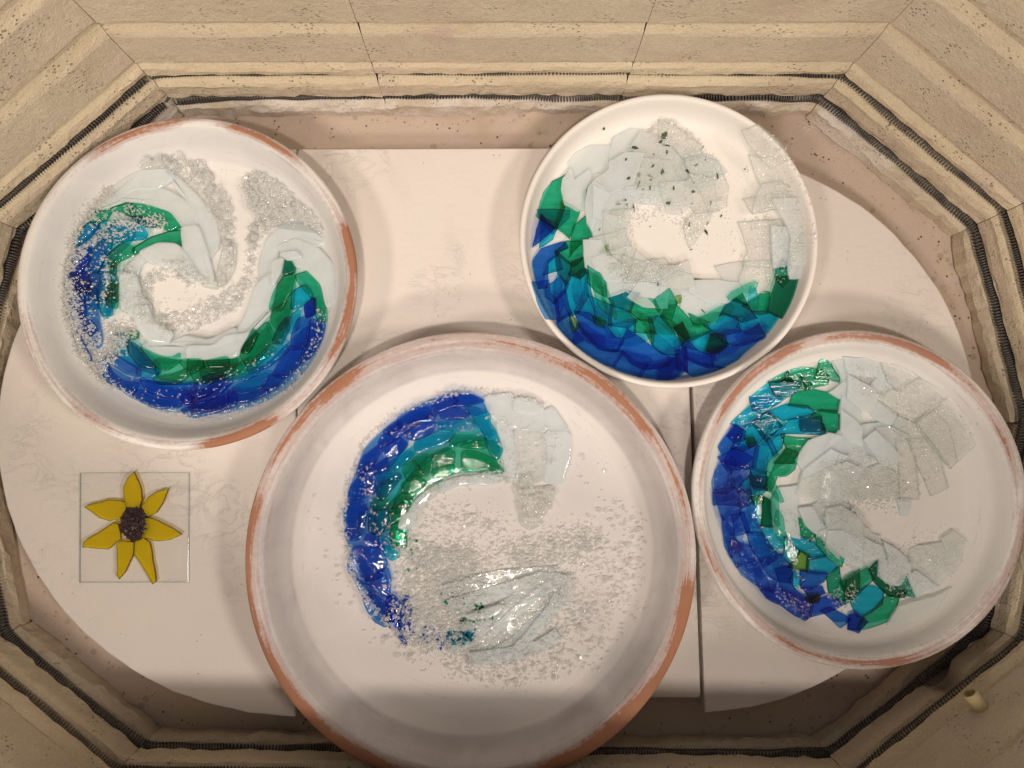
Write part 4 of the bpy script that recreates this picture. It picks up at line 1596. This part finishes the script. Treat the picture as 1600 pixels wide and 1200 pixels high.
frit(d3, w3, [([(640, 830), (655, 850), (640, 900), (632, 880)], 12, 3.0, 5), ([(742, 944), (756, 940), (756, 952), (744, 955)], 26, 3.2, 1.5), ([(718, 966), (727, 964), (727, 974), (720, 974)], 14, 3.2, 1),
              (band([(728, 970), (750, 968), (775, 962), (785, 955)], 2), 34, 2.3, 1), ([(690, 920), (730, 930), (720, 960), (690, 950)], 22, 2.6, 8)], FRIT_GREEN, 'green_frit')
frit(d3, w3, [([(610, 930), (640, 930), (650, 990), (632, 1005)], 110, 3.0, 4), ([(660, 985), (700, 985), (700, 1015), (665, 1015)], 60, 2.6, 5)], FRIT_BLUE, 'cobalt_frit')

# ------------------------------------------------------------------ glass tile and flower
FT = crop(100, 700, 5.0)
tile_px = [(125.5, 739.5), (296, 739), (295, 910), (124.5, 910.5)]
c0 = U((211, 825), ZS)
tile_o = slab('glass_tile', [tuple(U(p, ZS + .002) - c0) for p in tile_px], 0, .0028, GL['x'], .0005)
tile_o.location = (c0[0], c0[1], ZS + .0004)
for pg in tile_o.data.polygons:
    pg.material_index = 0
tile_o.data.materials.append(GE['x'])
for pg in tile_o.data.polygons:
    if abs(pg.normal.z) < .8:
        pg.material_index = 1
tag(tile_o, 'clear square glass tile lying under the yellow flower', 'glass tile')
zf_ = ZS + .0034
fc = U((206, 819), zf_)
flower = thing('glass_flower', 'yellow glass flower with seven petals and a dark brown centre on the clear tile', 'flower', (fc[0], fc[1], zf_))
for j, (k_, p_) in enumerate(FT('''
y 390,590 420,600 440,710 345,785 150,770 160,735
y 170,465 250,440 330,415 400,415 480,430 480,470 440,550 350,562 280,540
y 545,195 580,270 600,340 605,400 590,460 485,455 470,310 500,240
y 610,460 660,390 720,350 810,325 760,440 720,500 660,530 640,510
y 640,545 700,560 790,605 910,675 830,710 740,722 615,695
y 450,730 545,740 540,820 470,970 430,1015 415,990 415,760
y 545,740 620,705 665,740 690,890 715,1040 695,1055 545,820
''')):
    shard(None, flower, k_, p_, .0026, False, 'petal', flat_z=zf_ + .0012 + .0003 * (j % 3))


def seed_head():
    v0, f0 = ico()
    n = 620
    r = np.sqrt(rng.random(n))
    a = rng.random(n) * 2 * np.pi
    px = 100 + (540 + 102 * r * np.cos(a)) / 5.0
    py = 700 + (590 + 132 * r * np.sin(a)) / 5.0
    cc = np.array([U(p, zf_ + .005) for p in zip(px, py)])
    R = .00135 * np.exp(rng.normal(size=n) * .3)
    zz = .0014 + .0052 * np.sqrt(np.clip(1 - r ** 2, 0, 1)) * rng.random(n) ** .5
    V = v0[None] * (R[:, None, None] * (1 + .35 * rng.normal(size=(n, 1, 3)).clip(-1.2, 1.2))) * (1 + .15 * rng.normal(size=(n, len(v0), 1)))
    V = V + np.stack([cc[:, 0] - fc[0], cc[:, 1] - fc[1], zz], 1)[:, None, :]
    F = (f0[None] + (np.arange(n) * len(v0))[:, None, None]).reshape(-1, 3)
    # a low dome the grains are heaped on
    core = [tuple(U((100 + (540 + 96 * math.cos(t)) / 5, 700 + (590 + 126 * math.sin(t)) / 5), zf_ + .004) - fc) for t in np.linspace(0, 2 * math.pi, 28)[:-1]]
    o = slab('flower_centre', core, .0006, .0046, SEED, .0008)
    o.parent = flower
    link('seed_grain', big_mesh(V.reshape(-1, 3), F), [SEED], o, 'stuff')


seed_head()
